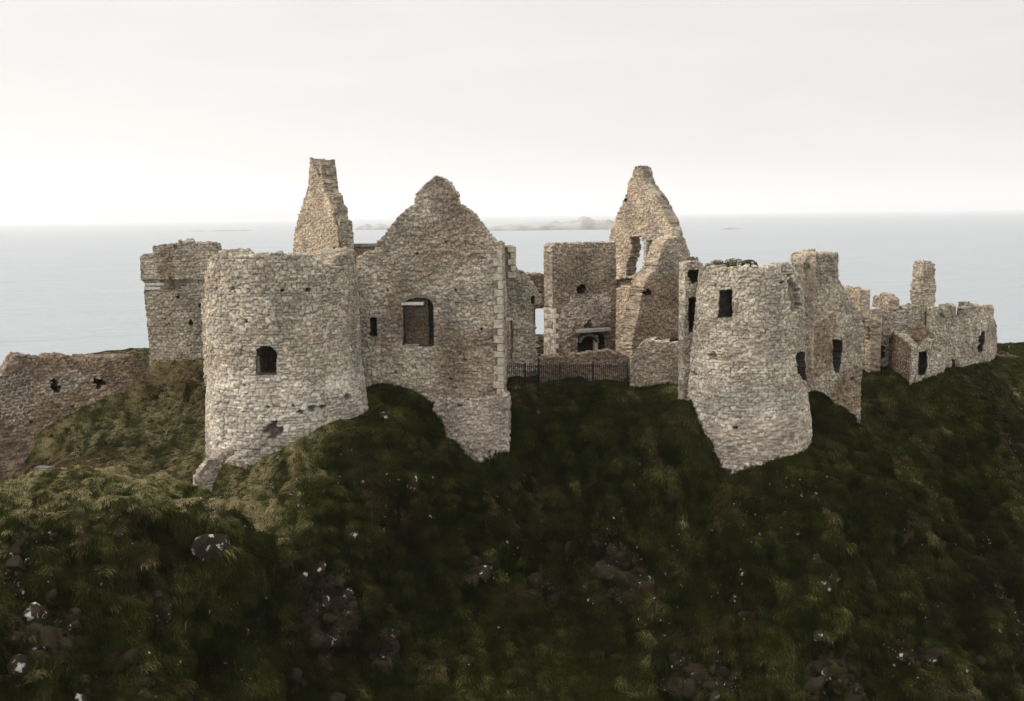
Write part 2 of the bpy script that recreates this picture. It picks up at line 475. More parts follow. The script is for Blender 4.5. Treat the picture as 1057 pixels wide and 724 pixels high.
def arch_stones(name, path, cx, y_spring, wpx, rise, mat, parent, n=9, sz=5.5, depth=.35):
    """voussoirs around a window head, one mesh"""
    import bmesh
    bm = bmesh.new()
    for k in range(n):
        a0 = math.pi * (1 - k / n); a1 = math.pi * (1 - (k + .9) / n)
        ring = []
        for (a, r) in ((a0, 1.0), (a1, 1.0), (a1, 1.0 + sz / wpx), (a0, 1.0 + sz / wpx)):
            px = cx + wpx * r * math.cos(a); py = y_spring - rise * (r if r == 1 else 1 + sz / rise) * math.sin(a)
            u, z, _ = path.hit(px, py); ring.append((u, z))
        vs = []
        jo = random.uniform(.03, .10)
        for wv in (jo, -depth):
            for (u, z) in ring:
                x, y = path.pos(np.array([u]), np.array([wv])); vs.append(bm.verts.new((x[0], y[0], z)))
        for f in ((0, 1, 2, 3), (7, 6, 5, 4), (1, 0, 4, 5), (2, 1, 5, 6), (3, 2, 6, 7), (0, 3, 7, 4)):
            bm.faces.new([vs[i] for i in f])
    bmesh.ops.recalc_face_normals(bm, faces=bm.faces[:])
    me = bpy.data.meshes.new(name); bm.to_mesh(me); bm.free()
    return link(name, me, mat, parent)
def rect(x0, y0, x1, y1): return [(x0, y0), (x1, y0), (x1, y1), (x0, y1)]
def blob(cx, cy, rx, ry=None, n=9, j=.25):
    ry = ry or rx
    return [(cx + rx * (1 + random.uniform(-j, j)) * math.cos(2 * math.pi * k / n), cy + ry * (1 + random.uniform(-j, j)) * math.sin(2 * math.pi * k / n)) for k in range(n)]

# ================================================================== THE TERRAIN (paths first: the ground meets them)
YARD = 34.3
p_farwall = Path([at(-60, 55.2, 440), at(-10, 55.8, 430), at(30, 57.2, 410), at(128, 61, 390), at(154, 63, 380)])
p_square = Path([at(222, 66), at(222, 72), at(150.5, 72), at(150.5, 66)][::-1][:0] + [at(152, 66, 320), at(224, 66, 320), at(230, 72, 320), at(158, 72, 320)], True)
p_towerL, cL = circle_path(294, 56.1, 3.99)
p_gableF = Path([at(370, 57.8), at(519.5, 57)])
p_buttF = Path([at(446, 56.9, 440), at(525.5, 56.45, 440)])
p_towerR, cR = circle_path(773, 56, 2.78)
p_stump = Path([at(650, 61.2, 375), at(714, 60.2, 375)])
p_tallR = Path([at(829, 58.2, 360), at(891.5, 60.5, 360)])
p_mainR = Path([at(886, 68), at(955, 69)])
p_lean = Path([at(918, 68.5, 370), at(940, 63.8, 375), at(971, 65, 375), at(976, 70, 370)])
p_endR = Path([at(962, 68.4), at(1000, 70.2), at(1018, 71.8), at(1028.5, 75), at(1030, 79)])
Pt = lambda px, py, Y: tuple(P(px, py, Y))
G = []
# bases of the masonry
for q in [(212, 452), (222, 463), (235, 470), (250, 475), (275, 466), (300, 455), (320, 444), (340, 433), (358, 432), (374, 430)]:
    G.append(p_towerL.ground(*q))
for q in [(376, 404), (385, 398), (400, 397), (420, 403), (440, 415)]: G.append(p_gableF.ground(*q))
for q in [(450, 430), (455, 455), (468, 466), (490, 476), (510, 474), (524, 471)]: G.append(p_buttF.ground(*q))
G += [Pt(528, 430, 57.4), Pt(524, 404, 58.6), Pt(521, 402, 60.3)]
for px in (540, 560, 580, 600, 620, 640): G.append(Pt(px, 403 - (1 if px > 600 else 0), 60.3))
for q in [(652, 403), (668, 401), (690, 398), (706, 400)]: G.append(p_stump.ground(*q))
tR = []
for (px, py, dy) in [(706, 415, -.5), (705, 446, -1.6), (715, 472, -2.3), (726, 492, -2.9), (738, 503, -3.2), (760, 494, -3.5), (785, 483, -3.5), (805, 472, -3.2), (828, 465, -2.3), (838, 455, -1.2), (838, 420, .2)]:
    G.append(Pt(px, py, 56 + dy))
for q in [(842, 405), (850, 412), (862, 424), (872, 431), (882, 438), (890, 445)]: G.append(p_tallR.ground(*q))
for q in [(894, 383), (910, 380), (925, 382)]: G.append(p_mainR.ground(*q))
for q in [(930, 390), (938, 398), (948, 398), (960, 393), (970, 387)]: G.append(p_lean.ground(*q))
for q in [(980, 381), (1000, 379), (1015, 376), (1027, 372)]: G.append(p_endR.ground(*q))
for q in [(-30, 530), (0, 515), (14, 505), (24, 490), (32, 474), (40, 447), (62, 434), (90, 420), (120, 408), (145, 394)]: G.append(p_farwall.ground(*q))
G += [Pt(60, 488, 54.6), Pt(45, 452, 57.2), Pt(80, 455, 57.0)]
# yard and back of the rock
for x in np.linspace(-34, 44, 9):
    G.append((x, 84, YARD - .3)); G.append((x, 92, YARD - 3)); G.append((x, 104, 18)); G.append((x, 118, -1)); G.append((x, 160, -4))
for (x, y) in [(-14, 66), (-8, 66), (0, 66), (5, 70), (-4, 75), (8, 66), (12, 64), (15, 62), (20, 66), (-20, 72), (-26, 75), (22, 75), (30, 78), (cL[0], cL[1]), (cL[0], cL[1] + 3)]:
    G.append((x, y, YARD))
G.append((cR[0], cR[1], 33.5)); G.append((cR[0], cR[1] + 2.6, 34))
# left bank under the square tower
G += [Pt(110, 392, 67), Pt(130, 388, 69.5), Pt(60, 395, 64), Pt(15, 400, 62), Pt(90, 392, 65), Pt(60, 505, 50.5), Pt(90, 510, 50.5), Pt(150, 385, 64.5), Pt(165, 378, 65.5), Pt(215, 372, 65.5), Pt(205, 398, 62.5), Pt(160, 415, 62), Pt(195, 415, 60.6), Pt(150, 440, 59.5), Pt(180, 430, 59.6), Pt(210, 400, 60.5),
      Pt(110, 452, 57), Pt(100, 480, 54.6), Pt(150, 478, 55.6), Pt(190, 470, 55.4), Pt(208, 455, 56.2), Pt(165, 505, 51.5), Pt(195, 512, 50), Pt(215, 490, 52), Pt(60, 478, 54.5), Pt(20, 500, 52.2)]
# gully behind the near mound
G += [Pt(120, 570, 46.5), Pt(60, 570, 47), Pt(0, 580, 46.5), Pt(-60, 580, 46), Pt(190, 560, 46.2), Pt(60, 540, 50.5), Pt(0, 545, 50), Pt(110, 535, 50.5)]
# near mound: crest, then its face
G += [Pt(-70, 560, 37), Pt(-30, 522, 39), Pt(0, 508, 40), Pt(35, 497, 41), Pt(70, 492, 42), Pt(105, 495, 42.3), Pt(140, 503, 42), Pt(168, 514, 41.6),
      Pt(200, 527, 40.6), Pt(222, 541, 40.6), Pt(238, 560, 41.2),
      Pt(0, 545, 37), Pt(60, 528, 38.2), Pt(130, 535, 38.6), Pt(185, 545, 39), Pt(0, 600, 35.6), Pt(60, 600, 36), Pt(120, 600, 37), Pt(180, 600, 38.3), Pt(230, 590, 40),
      Pt(0, 724, 33), Pt(80, 724, 34), Pt(160, 724, 35.5), Pt(230, 680, 39), Pt(230, 724, 38.4), Pt(-70, 640, 33.5), Pt(-70, 724, 31)]
# main cliff, ribs and hollows
for px, rows in {
    262: ((490, 51.6), (530, 48.4), (580, 45.5), (650, 43.2), (724, 41.4)),
    310: ((470, 50.6), (520, 48.8), (590, 46.2), (660, 44.0), (724, 42.4)),
    360: ((450, 52.2), (500, 50.2), (560, 48.4), (640, 46.2), (724, 44.6)),
    410: ((430, 54.4), (480, 52.8), (540, 51.2), (600, 50.0), (660, 48.6), (724, 46.4)),
    470: ((500, 54.0), (560, 51.4), (620, 50.0), (680, 47.6), (724, 46.0)),
    530: ((490, 55.6), (530, 54.8), (590, 53.2), (650, 50.6), (724, 46.8)),
    590: ((430, 58.6), (460, 57.6), (500, 56.4), (560, 54.6), (630, 52.0), (724, 47.8)),
    650: ((430, 58.6), (470, 56.8), (520, 55.0), (580, 53.0), (650, 50.4), (724, 47.4)),
    700: ((430, 57.4), (480, 54.8), (540, 52.6), (600, 50.8), (660, 49.2), (724, 47.2)),
    740: ((510, 51.8), (560, 50.2), (620, 48.6), (724, 45.6)),
    800: ((500, 51.2), (550, 49.4), (610, 47.6), (670, 46.0), (724, 44.8)),
    860: ((450, 55.8), (500, 52.6), (560, 49.6), (620, 47.4), (724, 44.6)),
    910: ((400, 65.0), (430, 62.4), (470, 58.6), (520, 54.6), (580, 51.0), (650, 48.6), (724, 46.2)),
    970: ((410, 63.4), (450, 60.2), (500, 57.0), (560, 53.6), (640, 50.4), (724, 48.0)),
    1030: ((400, 69.0), (440, 65.0), (490, 60.8), (550, 57.0), (640, 53.0), (724, 50.0)),
    1100: ((385, 74.0), (430, 68.0), (490, 62.6), (560, 58.4), (640, 54.6), (724, 51.6)),
    1200: ((375, 80.0), (440, 68.0), (560, 60.0), (724, 53.6))}.items():
    for py, Y in rows: G.append(Pt(px, py, Y))
G += [Pt(1045, 371, 78), Pt(1080, 370, 80), Pt(1150, 372, 84), Pt(1060, 362, 86), (50, 84, 33.5), (60, 84, 32), (75, 90, 30), (70, 60, 24), (60, 50, 12)]
# foot of the cliff and the sea bed, far sides
for x in np.linspace(-60, 75, 12):
    yb = 27 + 6 * math.sin(x * .13) + max(0, x - 5) * .18 - max(0, -x - 14) * .15
    G.append((x, yb, 1.0)); G.append((x, yb - 7, -3)); G.append((x, yb - 30, -4))
G += [(-60, 40, 22), (-60, 60, 28), (-60, 80, 28), (-60, 100, 10), (-45, 55, 31), (-45, 70, 33), (-38, 66, 34), (-40, 80, 33), (-34, 64, 33.5), (-30, 68, 33.8), (-75, 60, 20), (-90, 60, 5), (90, 60, 6), (90, 84, 16)]
G = np.array(G, float)
# solve a linear-kernel radial interpolant, light smoothing
dd = np.hypot(G[:, None, 0] - G[None, :, 0], G[:, None, 1] - G[None, :, 1])
n = len(G)
A = np.zeros((n + 3, n + 3)); A[:n, :n] = -dd + np.eye(n) * .05
A[:n, n] = 1; A[:n, n + 1:] = G[:, :2]; A[n, :n] = 1; A[n + 1:, :n] = G[:, :2].T
sol = np.linalg.lstsq(A, np.concatenate([G[:, 2], np.zeros(3)]), rcond=None)[0]
def hbase(x, y):
    sh = x.shape; x = x.ravel(); y = y.ravel(); r = np.zeros(x.shape)
    for s in range(0, len(x), 40000):
        xs = x[s:s + 40000]; ys = y[s:s + 40000]
        d = np.hypot(xs[:, None] - G[None, :, 0], ys[:, None] - G[None, :, 1])
        r[s:s + 40000] = -d @ sol[:n] + sol[n] + xs * sol[n + 1] + ys * sol[n + 2]
    return r.reshape(sh)

def axis(segs):
    r = []
    for a, b, st in segs: r.append(np.arange(a, b - 1e-6, st))
    r.append([segs[-1][1]])
    return np.concatenate(r)
gx = axis([(-110, -60, 2.5), (-60, -30, .8), (-30, 42, .115), (42, 70, .8), (70, 110, 2.5)])
gy = axis([(-10, 20, 2.), (20, 31, .5), (31, 66, .085), (66, 100, .6), (100, 170, 2.5)])
X, Y = np.meshgrid(gx, gy, indexing='ij')
H = hbase(X, Y)
H = np.where(Y < 31, np.minimum(H, 34), H)
# normals of the base, then displacement along them
def normals(X, Y, H):
    e = np.gradient(np.stack([X, Y, H], -1), axis=0); f = np.gradient(np.stack([X, Y, H], -1), axis=1)
    nn = np.cross(e, f); return nn / np.linalg.norm(nn, axis=-1, keepdims=True)
NB = normals(X, Y, H)
steep = 1 - NB[..., 2]
# distance to masonry keeps the ground tight against the walls
bases = G[:150, :2]
near = np.full(X.shape, 9.)
for pth in (p_towerL, p_gableF, p_buttF, p_towerR, p_stump, p_tallR, p_mainR, p_lean, p_endR, p_farwall):
    us = np.arange(0, pth.L, .6); qx, qy = pth.pos(us, us * 0)
    for a_, b_ in zip(qx, qy): near = np.minimum(near, np.hypot(X - a_, Y - b_))
calm = .25 + .75 * smooth(.3, 2.5, near)
onslope = smooth(.12, .4, steep)
X3, Y3, Z3 = X, Y, H
big = fbm3(X3 * .16, Y3 * .16, Z3 * .13, 3, 2) - .5
mid = fbm3(X3 * .5, Y3 * .5, Z3 * .34, 3, 7) - .5
# soft hanging ribs running down the slope
rid = 1 - np.abs(2 * fbm3(X3 * .55 + Z3 * .28, Y3 * .2, Z3 * .12, 3, 13) - 1)
fine = fbm3(X3 * 1.9, Y3 * 1.9, Z3 * 1.5, 3, 17) - .5
rockn = fbm3(X3 * .33, Y3 * .33, Z3 * .30, 4, 23)
spots = np.zeros(X.shape)
ROCKS = [(560, 505, 3.0), (640, 610, 2.6), (690, 500, 2.0), (480, 600, 2.0), (365, 560, 2.2), (330, 640, 2.4), (860, 590, 2.8), (900, 600, 2.0), (215, 565, 1.6), (200, 640, 2.6), (150, 690, 2.2), (40, 640, 1.8), (820, 620, 1.8), (940, 660, 2.4),
         (1040, 640, 2.4), (930, 560, 1.6), (850, 690, 2.2), (720, 700, 2.2), (560, 620, 1.6), (445, 540, 1.5), (905, 440, 1.6), (330, 520, 1.3), (178, 395, 2.2), (200, 398, 1.8), (160, 402, 1.6), (400, 660, 2.0), (540, 700, 1.6), (270, 600, 1.2), (760, 630, 1.4), (1000, 560, 1.2)]
# rock spots live on the surface: find them by marching the sight line onto the base surface once
def march(px, py):
    v = ray(px, py); t = np.arange(30, 95, .1) / v[1]
    xs = v[0] * t; ys = v[1] * t; zs = CAMZ + v[2] * t
    hb = hbase(xs, ys); k = np.argmax(zs < hb)
    return xs[k], ys[k], hb[k]
for (px, py, r) in ROCKS:
    a_, b_, c_ = march(px, py)
    d = np.sqrt((X - a_) ** 2 + (Y - b_) ** 2 + (H - c_) ** 2)
    spots = np.maximum(spots, 1 - smooth(.45, 1.1, d / r))
tus, tus2, tusid, _, _ = worley(X3 * 1.0 + .5 * Z3 + mid * 1.2, Z3 * .75 + Y3 * .75 + mid * .8, .62, .50, 1.0, 71)
dome = 1 - np.clip(tus / .75, 0, 1) ** 1.6
sbank = np.zeros(X.shape)
for (px, py, r) in [(160, 396, 2.0), (176, 392, 2.2), (192, 392, 2.0), (206, 388, 1.4), (70, 485, 1.8), (40, 490, 1.8), (95, 492, 1.5), (185, 500, .9)]:
    a_, b_, c_ = march(px, py)
    sbank = np.maximum(sbank, 1 - smooth(.4, 1.15, np.sqrt((X - a_) ** 2 + (Y - b_) ** 2 + (H - c_) ** 2) / r))
rock = smooth(.545, .62, sbank * .22 + spots * .15 + rockn * .80 + .10 * (steep - .4) + .26 * fine + .24 * (fbm3(X3 * 3.1, Y3 * 3.1, Z3 * 3.1, 2, 79) - .5) + .07 * (fbm3(X3 * 1.3 + .7 * Z3, Y3, Z3 * .35, 3, 77) - .5))
rock = rock * smooth(.12, .3, steep) * smooth(.2, 1.0, near)
# angular rock relief
f1, f2, cid, _, _ = worley(X3 * 1.0 + .35 * Z3 + mid * 1.5, Z3 + mid * 1.2 + Y3 * .3, .95, .6, .9, 3)
f1b, f2b, cidb, _, _ = worley(X3 * 1.0 - .2 * Z3 + fine, Z3 + fine * .8 + Y3 * .4, .42, .3, .9, 8)
relief = .50 * (cid - .4) + .26 * (cidb - .5) - .16 * (1 - smooth(0, .15, f2 - f1)) - .10 * (1 - smooth(0, .2, f2b - f1b)) + .25 * fine
disp = calm * (onslope * (2.9 * big + 2.0 * mid + 1.5 * (rid - .6) + .5 * fine) + .45 * mid + .45 * fine + rock * (relief * 1.2 + .10) + (1 - rock) * (.20 * dome * (.6 + .8 * tusid))) 
PX = X + NB[..., 0] * disp; PY = Y + NB[..., 1] * disp; PZ = H + NB[..., 2] * disp
vis = np.stack([PX, PY, PZ], -1)
nxn, nyn = X.shape
ii = np.arange(nxn * nyn).reshape(nxn, nyn)
Q = np.stack([ii[:-1, :-1].ravel(), ii[1:, :-1].ravel(), ii[1:, 1:].ravel(), ii[:-1, 1:].ravel()], 1)
earth = np.array((.028, .021, .011)); turf = np.array((.016, .017, .005)); rk = np.array((.017, .0135, .008)); rk2 = np.array((.040, .031, .017))
tn = fbm3(X3 * .9, Y3 * .9, Z3 * .9, 3, 31)
Cc = earth * tn[..., None] + turf * (1 - tn[..., None])
rc = rk * (1 - cidb[..., None]) + rk2 * cidb[..., None]
rc = rc * (.55 + .9 * fbm3(X3 * 2.5, Y3 * 2.5, Z3 * 2.5, 3, 35))[..., None]
Cc = Cc * (1 - rock[..., None]) + rc * rock[..., None]
wl = (fbm3(X3 * 4.2, Y3 * 4.2, Z3 * 4.2, 3, 41) > .66) & (fbm3(X3 * .5, Y3 * .5, Z3 * .5, 3, 43) > .5) & (rock > .5)

# stone beach tone by the waterline
Cc[PZ < 3] = (.06, .055, .05)
me = mesh_np('cliff', vis.reshape(-1, 3), Q, Cc.reshape(-1, 3))
cliff = link('cliff', me, stone_material('cliff_earth', .9)); tag(cliff, kind='structure')

# ------------------------------------------------------------------ grass (uncountable): tufts on the slope
NN = normals(PX, PY, PZ)
def tuft(k):
    V = []; Qs = []
    r_ = random.Random(100 + k)
    nb = 34
    for b in range(nb):
        a = r_.uniform(0, 2 * math.pi); rr = r_.uniform(0, .24)
        x = rr * math.cos(a); y = rr * math.sin(a); z = -.04
        ln = r_.uniform(.13, .37); wd = r_.uniform(.008, .017)
        a = r_.uniform(0, 2 * math.pi); dx = math.cos(a) * .30 + .50; dy = math.sin(a) * .34; dz = .85
        bx = -math.sin(a) * wd; by = math.cos(a) * wd
        s0 = len(V); seg = 4
        for s in range(seg + 1):
            t = s / seg; ww = (1 - t ** 1.6) + .12
            V += [(x - bx * ww, y - by * ww, z), (x + bx * ww, y + by * ww, z)]
            st = ln / seg
            nn_ = math.sqrt(dx * dx + dy * dy + dz * dz)
            x += dx / nn_ * st; y += dy / nn_ * st; z += dz / nn_ * st
            dz -= .55; dx += .30
            if s: i = s0 + s * 2; Qs.append((i - 2, i - 1, i + 1, i))
    me = mesh_np('grass_tuft', np.array(V), np.array(Qs))
    return me
def grass_mat():
    m = bpy.data.materials.new('grass'); m.use_nodes = True
    t = m.node_tree; b = t.nodes['Principled BSDF']
    b.inputs['Roughness'].default_value = .9; b.inputs['Specular IOR Level'].default_value = 0
    a = N(t, 'ShaderNodeAttribute', attribute_type='INSTANCER', attribute_name='tone')
    c = N(t, 'ShaderNodeValToRGB'); e = c.color_ramp.elements
    e[0].position = 0; e[0].color = (.010, .0115, .003, 1)
    e[1].position = 1; e[1].color = (.31, .26, .14, 1)
    q = e.new(.28); q.color = (.017, .019, .0048, 1)
    q = e.new(.52); q.color = (.030, .036, .0085, 1)
    q = e.new(.72); q.color = (.080, .082, .024, 1)
    g = N(t, 'ShaderNodeNewGeometry'); ad = N(t, 'ShaderNodeMath', operation='MULTIPLY_ADD')
    ad.inputs[1].default_value = .40
    sb = N(t, 'ShaderNodeMath', operation='SUBTRACT'); sb.inputs[1].default_value = .22
    l = t.links.new
    l(g.outputs['Random Per Island'], ad.inputs[0]); l(a.outputs['Fac'], ad.inputs[2]); l(ad.outputs[0], sb.inputs[0]); l(sb.outputs[0], c.inputs[0])
    a2 = N(t, 'ShaderNodeAttribute', attribute_type='INSTANCER', attribute_name='dry')
    c2 = N(t, 'ShaderNodeValToRGB'); c2.color_ramp.elements[0].color = (.010, .007, .003, 1); c2.color_ramp.elements[1].color = (.21, .155, .08, 1)
    q2 = c2.color_ramp.elements.new(.5); q2.color = (.046, .034, .015, 1)
    mm = N(t, 'ShaderNodeMix', data_type='RGBA')
    l(sb.outputs[0], c2.inputs[0]); l(a2.outputs['Fac'], mm.inputs[0]); l(c.outputs[0], mm.inputs[6]); l(c2.outputs[0], mm.inputs[7])
    l(mm.outputs[2], b.inputs['Base Color'])
    return m
M_GRASS = grass_mat()
tcol = bpy.data.collections.new('tuft_library')
for k in range(8):
    me = tuft(k); me.materials.append(M_GRASS)
    o = bpy.data.objects.new('grass_tuft', me); tcol.objects.link(o)
# sample points by area over the quads
def sample_points(density, fmask, seed=0):
    r = np.random.default_rng(seed)
    a = vis[:-1, :-1]; b = vis[1:, :-1]; c = vis[1:, 1:]; d = vis[:-1, 1:]
    ar = .5 * np.linalg.norm(np.cross(c - a, d - b), axis=-1)
    ok = fmask[:-1, :-1]
    lam = ar * density[:-1, :-1] * ok
    cnt = r.poisson(lam)
    I, J = np.nonzero(cnt); rep = cnt[I, J]; I = np.repeat(I, rep); J = np.repeat(J, rep)
    s = r.random(len(I))[:, None]; t = r.random(len(I))[:, None]
    p = (a[I, J] * (1 - s) + b[I, J] * s) * (1 - t) + (d[I, J] * (1 - s) + c[I, J] * s) * t
    return p, NN[I, J], I, J
wlk = (PY > 31) & (PY < 90) & (np.abs(PX / np.maximum(PY, 1)) < .62) & (PZ > 14)
dens = np.where(Y < 66, 105., 28.) * (1 - .95 * rock) * (.35 + .9 * dome)
gp, gn, GI, GJ = sample_points(dens, wlk, 3)
def point_attr(me, name, typ, data):
    a = me.attributes.new(name, typ, 'POINT')
    a.data.foreach_set({'FLOAT': 'value', 'INT': 'value', 'FLOAT_VECTOR': 'vector'}[typ], np.ascontiguousarray(data).ravel())
def make_frames(nrm, yaw_jit, r):
    up = np.array([0, 0, 1.])
    z = nrm * .75 + up * .35; z /= np.linalg.norm(z, axis=1, keepdims=True)
    down = -up + nrm * nrm[:, 2:3]
    dl = np.linalg.norm(down, axis=1, keepdims=True)
    rnd = r.normal(size=nrm.shape); flat = dl < .2
    down = np.where(flat, rnd, down / np.maximum(dl, 1e-6)) + rnd * yaw_jit
    x = down - z * np.sum(down * z, 1, keepdims=True); x /= np.linalg.norm(x, axis=1, keepdims=True)
    y = np.cross(z, x)
    # matrix columns x,y,z -> euler XYZ
    ry = -np.arcsin(np.clip(x[:, 2], -1, 1)); rx = np.arctan2(y[:, 2], z[:, 2]); rz = np.arctan2(x[:, 1], x[:, 0])
    return np.stack([rx, ry, rz], 1)
def scatter(name, pts, rot, scl, tone, coll, nvar, seed=0, dry=None):
    me = bpy.data.meshes.new(name)
    me.vertices.add(len(pts)); me.vertices.foreach_set('co', np.ascontiguousarray(pts, np.float32).ravel())
    point_attr(me, 'rot', 'FLOAT_VECTOR', rot.astype(np.float32))
    point_attr(me, 'scl', 'FLOAT_VECTOR', scl.astype(np.float32))
    point_attr(me, 'tone', 'FLOAT', tone.astype(np.float32))
    if dry is not None: point_attr(me, 'dry', 'FLOAT', dry.astype(np.float32))
    point_attr(me, 'vi', 'INT', np.random.default_rng(seed).integers(0, nvar, len(pts)).astype(np.int32))
    o = link(name, me)
    ng = bpy.data.node_groups.new(name, 'GeometryNodeTree')
    ng.interface.new_socket('Geometry', in_out='INPUT', socket_type='NodeSocketGeometry')
    ng.interface.new_socket('Geometry', in_out='OUTPUT', socket_type='NodeSocketGeometry')
    gi = N(ng, 'NodeGroupInput'); go = N(ng, 'NodeGroupOutput'); ip = N(ng, 'GeometryNodeInstanceOnPoints')
    ci = N(ng, 'GeometryNodeCollectionInfo'); ci.inputs[0].default_value = coll; ci.inputs[1].default_value = True; ci.inputs[2].default_value = True
    ip.inputs['Pick Instance'].default_value = True
    def na(nm, ty):
        q = N(ng, 'GeometryNodeInputNamedAttribute', data_type=ty); q.inputs[0].default_value = nm
        return q.outputs[0]
    l = ng.links.new
    l(gi.outputs[0], ip.inputs['Points']); l(ci.outputs[0], ip.inputs['Instance'])
    l(na('rot', 'FLOAT_VECTOR'), ip.inputs['Rotation']); l(na('scl', 'FLOAT_VECTOR'), ip.inputs['Scale']); l(na('vi', 'INT'), ip.inputs['Instance Index'])
    l(ip.outputs[0], go.inputs[0])
    md = o.modifiers.new('scatter', 'NODES'); md.node_group = ng
    return o
r0 = np.random.default_rng(5)
rot = make_frames(gn, .22, r0)
x_, y_, z_ = gp.T
strk = fbm3(x_ * 2.3 + z_ * .5, y_ * 1.0, z_ * .34, 4, 51)
patch = fbm3(x_ * .23, y_ * .23, z_ * .23, 3, 55)
dm = dome[GI, GJ]; ti = tusid[GI, GJ]
tone = .02 + 1.05 * (strk - .30) + .55 * (patch - .5) + .20 * (gn[:, 2] - .45) + r0.normal(0, .06, len(gp)) + .10 * (dm - .5) + .12 * (ti - .5)
# the light on the mound top and straw-coloured left bank is put into tone
leftb = smooth(-7, -13, x_) * smooth(44, 50, y_)
moundtop = smooth(-7, -9, x_) * (y_ < 45) * smooth(.45, .75, gn[:, 2]) * smooth(32.2, 33.4, z_)
tone = tone + .46 * leftb + .38 * moundtop + .10 * smooth(-8, -11, x_) * (y_ < 46) * smooth(31, 33, z_)
tone = np.clip(tone, .02, 1)
sc = (.50 + .70 * r0.random(len(gp)) ** 2)[:, None] * np.ones(3) * (.8 + .7 * patch)[:, None]
nearw = near[GI, GJ]
sc = sc * (1.3 - .3 * smooth(.2, 1.0, nearw))[:, None] * (1 - .38 * np.maximum(moundtop, leftb))[:, None]
dryn = fbm3(x_ * .55, y_ * .55, z_ * .4, 4, 91)
dry = smooth(.52, .68, dryn + .10 * rock[GI, GJ]) * .5 + 1.0 * sbank[GI, GJ] * smooth(.30, .50, dryn + .15 * sbank[GI, GJ])
grass = scatter('grass', gp - gn * .02, rot, sc, tone, tcol, 8, dry=np.clip(dry * (1 - .75 * moundtop) + r0.normal(0, .12, len(gp)), 0, 1))
tag(grass, 'long dark green and straw coloured grass hanging over the cliff slope', 'grass', kind='stuff')
print('tufts', len(gp))

# white-lichened stones scattered over the slope
rcol = bpy.data.collections.new('stone_library')
import bmesh
def rock_mesh(name, seed, r=1.0, flat=.7, sub=3):
    bm = bmesh.new(); bmesh.ops.create_icosphere(bm, subdivisions=sub, radius=r)
    V = np.array([v.co[:] for v in bm.verts]); q = V / r
    rr = random.Random(seed)
    for k in range(10):      # chop with random planes for angular faces
        d = np.array([rr.gauss(0, 1) for _ in range(3)]); d /= np.linalg.norm(d); h = rr.uniform(.42, .85) * r
        s = V @ d; V = V - np.maximum(0, s - h)[:, None] * d * .9
    V = V * (1 + .16 * (fbm3(q[:, 0] * 3 + seed, q[:, 1] * 3, q[:, 2] * 3, 3) - .5))[:, None]
    V[:, 2] *= flat
    for v, c in zip(bm.verts, V): v.co = c
    me = bpy.data.meshes.new(name); bm.to_mesh(me); bm.free()
    return me
def rock_material(name, lich=.5):
    m = bpy.data.materials.new(name); m.use_nodes = True
    t = m.node_tree; b = t.nodes['Principled BSDF']; b.inputs['Roughness'].default_value = .95; b.inputs['Specular IOR Level'].default_value = .02
    g = N(t, 'ShaderNodeTexCoord'); n1 = N(t, 'ShaderNodeTexNoise'); n1.inputs['Scale'].default_value = 2.6; n1.inputs['Detail'].default_value = 9; n1.inputs['Roughness'].default_value = .65
    c = N(t, 'ShaderNodeValToRGB'); e = c.color_ramp.elements
    e[0].position = .3; e[0].color = (.018, .015, .010, 1); e[1].position = .95; e[1].color = (.5, .49, .46, 1)
    q = e.new(lich); q.color = (.032, .026, .015, 1)
    q = e.new(lich + .03); q.color = (.36, .35, .31, 1)
    bp = N(t, 'ShaderNodeBump'); bp.inputs['Strength'].default_value = .8; bp.inputs['Distance'].default_value = .08
    l = t.links.new
    l(g.outputs['Object'], n1.inputs[0]); l(n1.outputs[0], c.inputs[0]); l(c.outputs[0], b.inputs['Base Color']); l(n1.outputs[0], bp.inputs['Height']); l(bp.outputs[0], b.inputs['Normal'])
    return m
M_CRAG = rock_material('crag_stone', .66); M_ROCK = rock_material('cliff_rock', .64); M_WROCK = rock_material('lichened_rock', .58)
for k in range(6):
    me = rock_mesh('loose_stone', k, .13, .7, 2); me.materials.append(M_WROCK)
    rcol.objects.link(bpy.data.objects.new('loose_stone', me))
sp = fbm3(X3 * .38, Y3 * .38, Z3 * .38, 3, 61)
dn = .035 + 8 * smooth(.55, .66, sp) * (.3 + rock) 
dn = dn * smooth(.1, .3, steep) * smooth(.8, 2, near) * (PZ < 33.5)
spn, snn, _, _ = sample_points(dn, wlk & (Y < 64), 9)
rr_ = np.random.default_rng(8)
st = scatter('loose_stones', spn + snn * .12, rr_.uniform(0, 6.3, spn.shape), (.28 + 1.0 * rr_.random(len(spn)) ** 3)[:, None] * np.ones(3), np.zeros(len(spn)), rcol, 6, 4)
tag(st, 'small white lichened stones scattered through the dark cliff grass', 'stones', kind='stuff')
print('stones', len(spn))

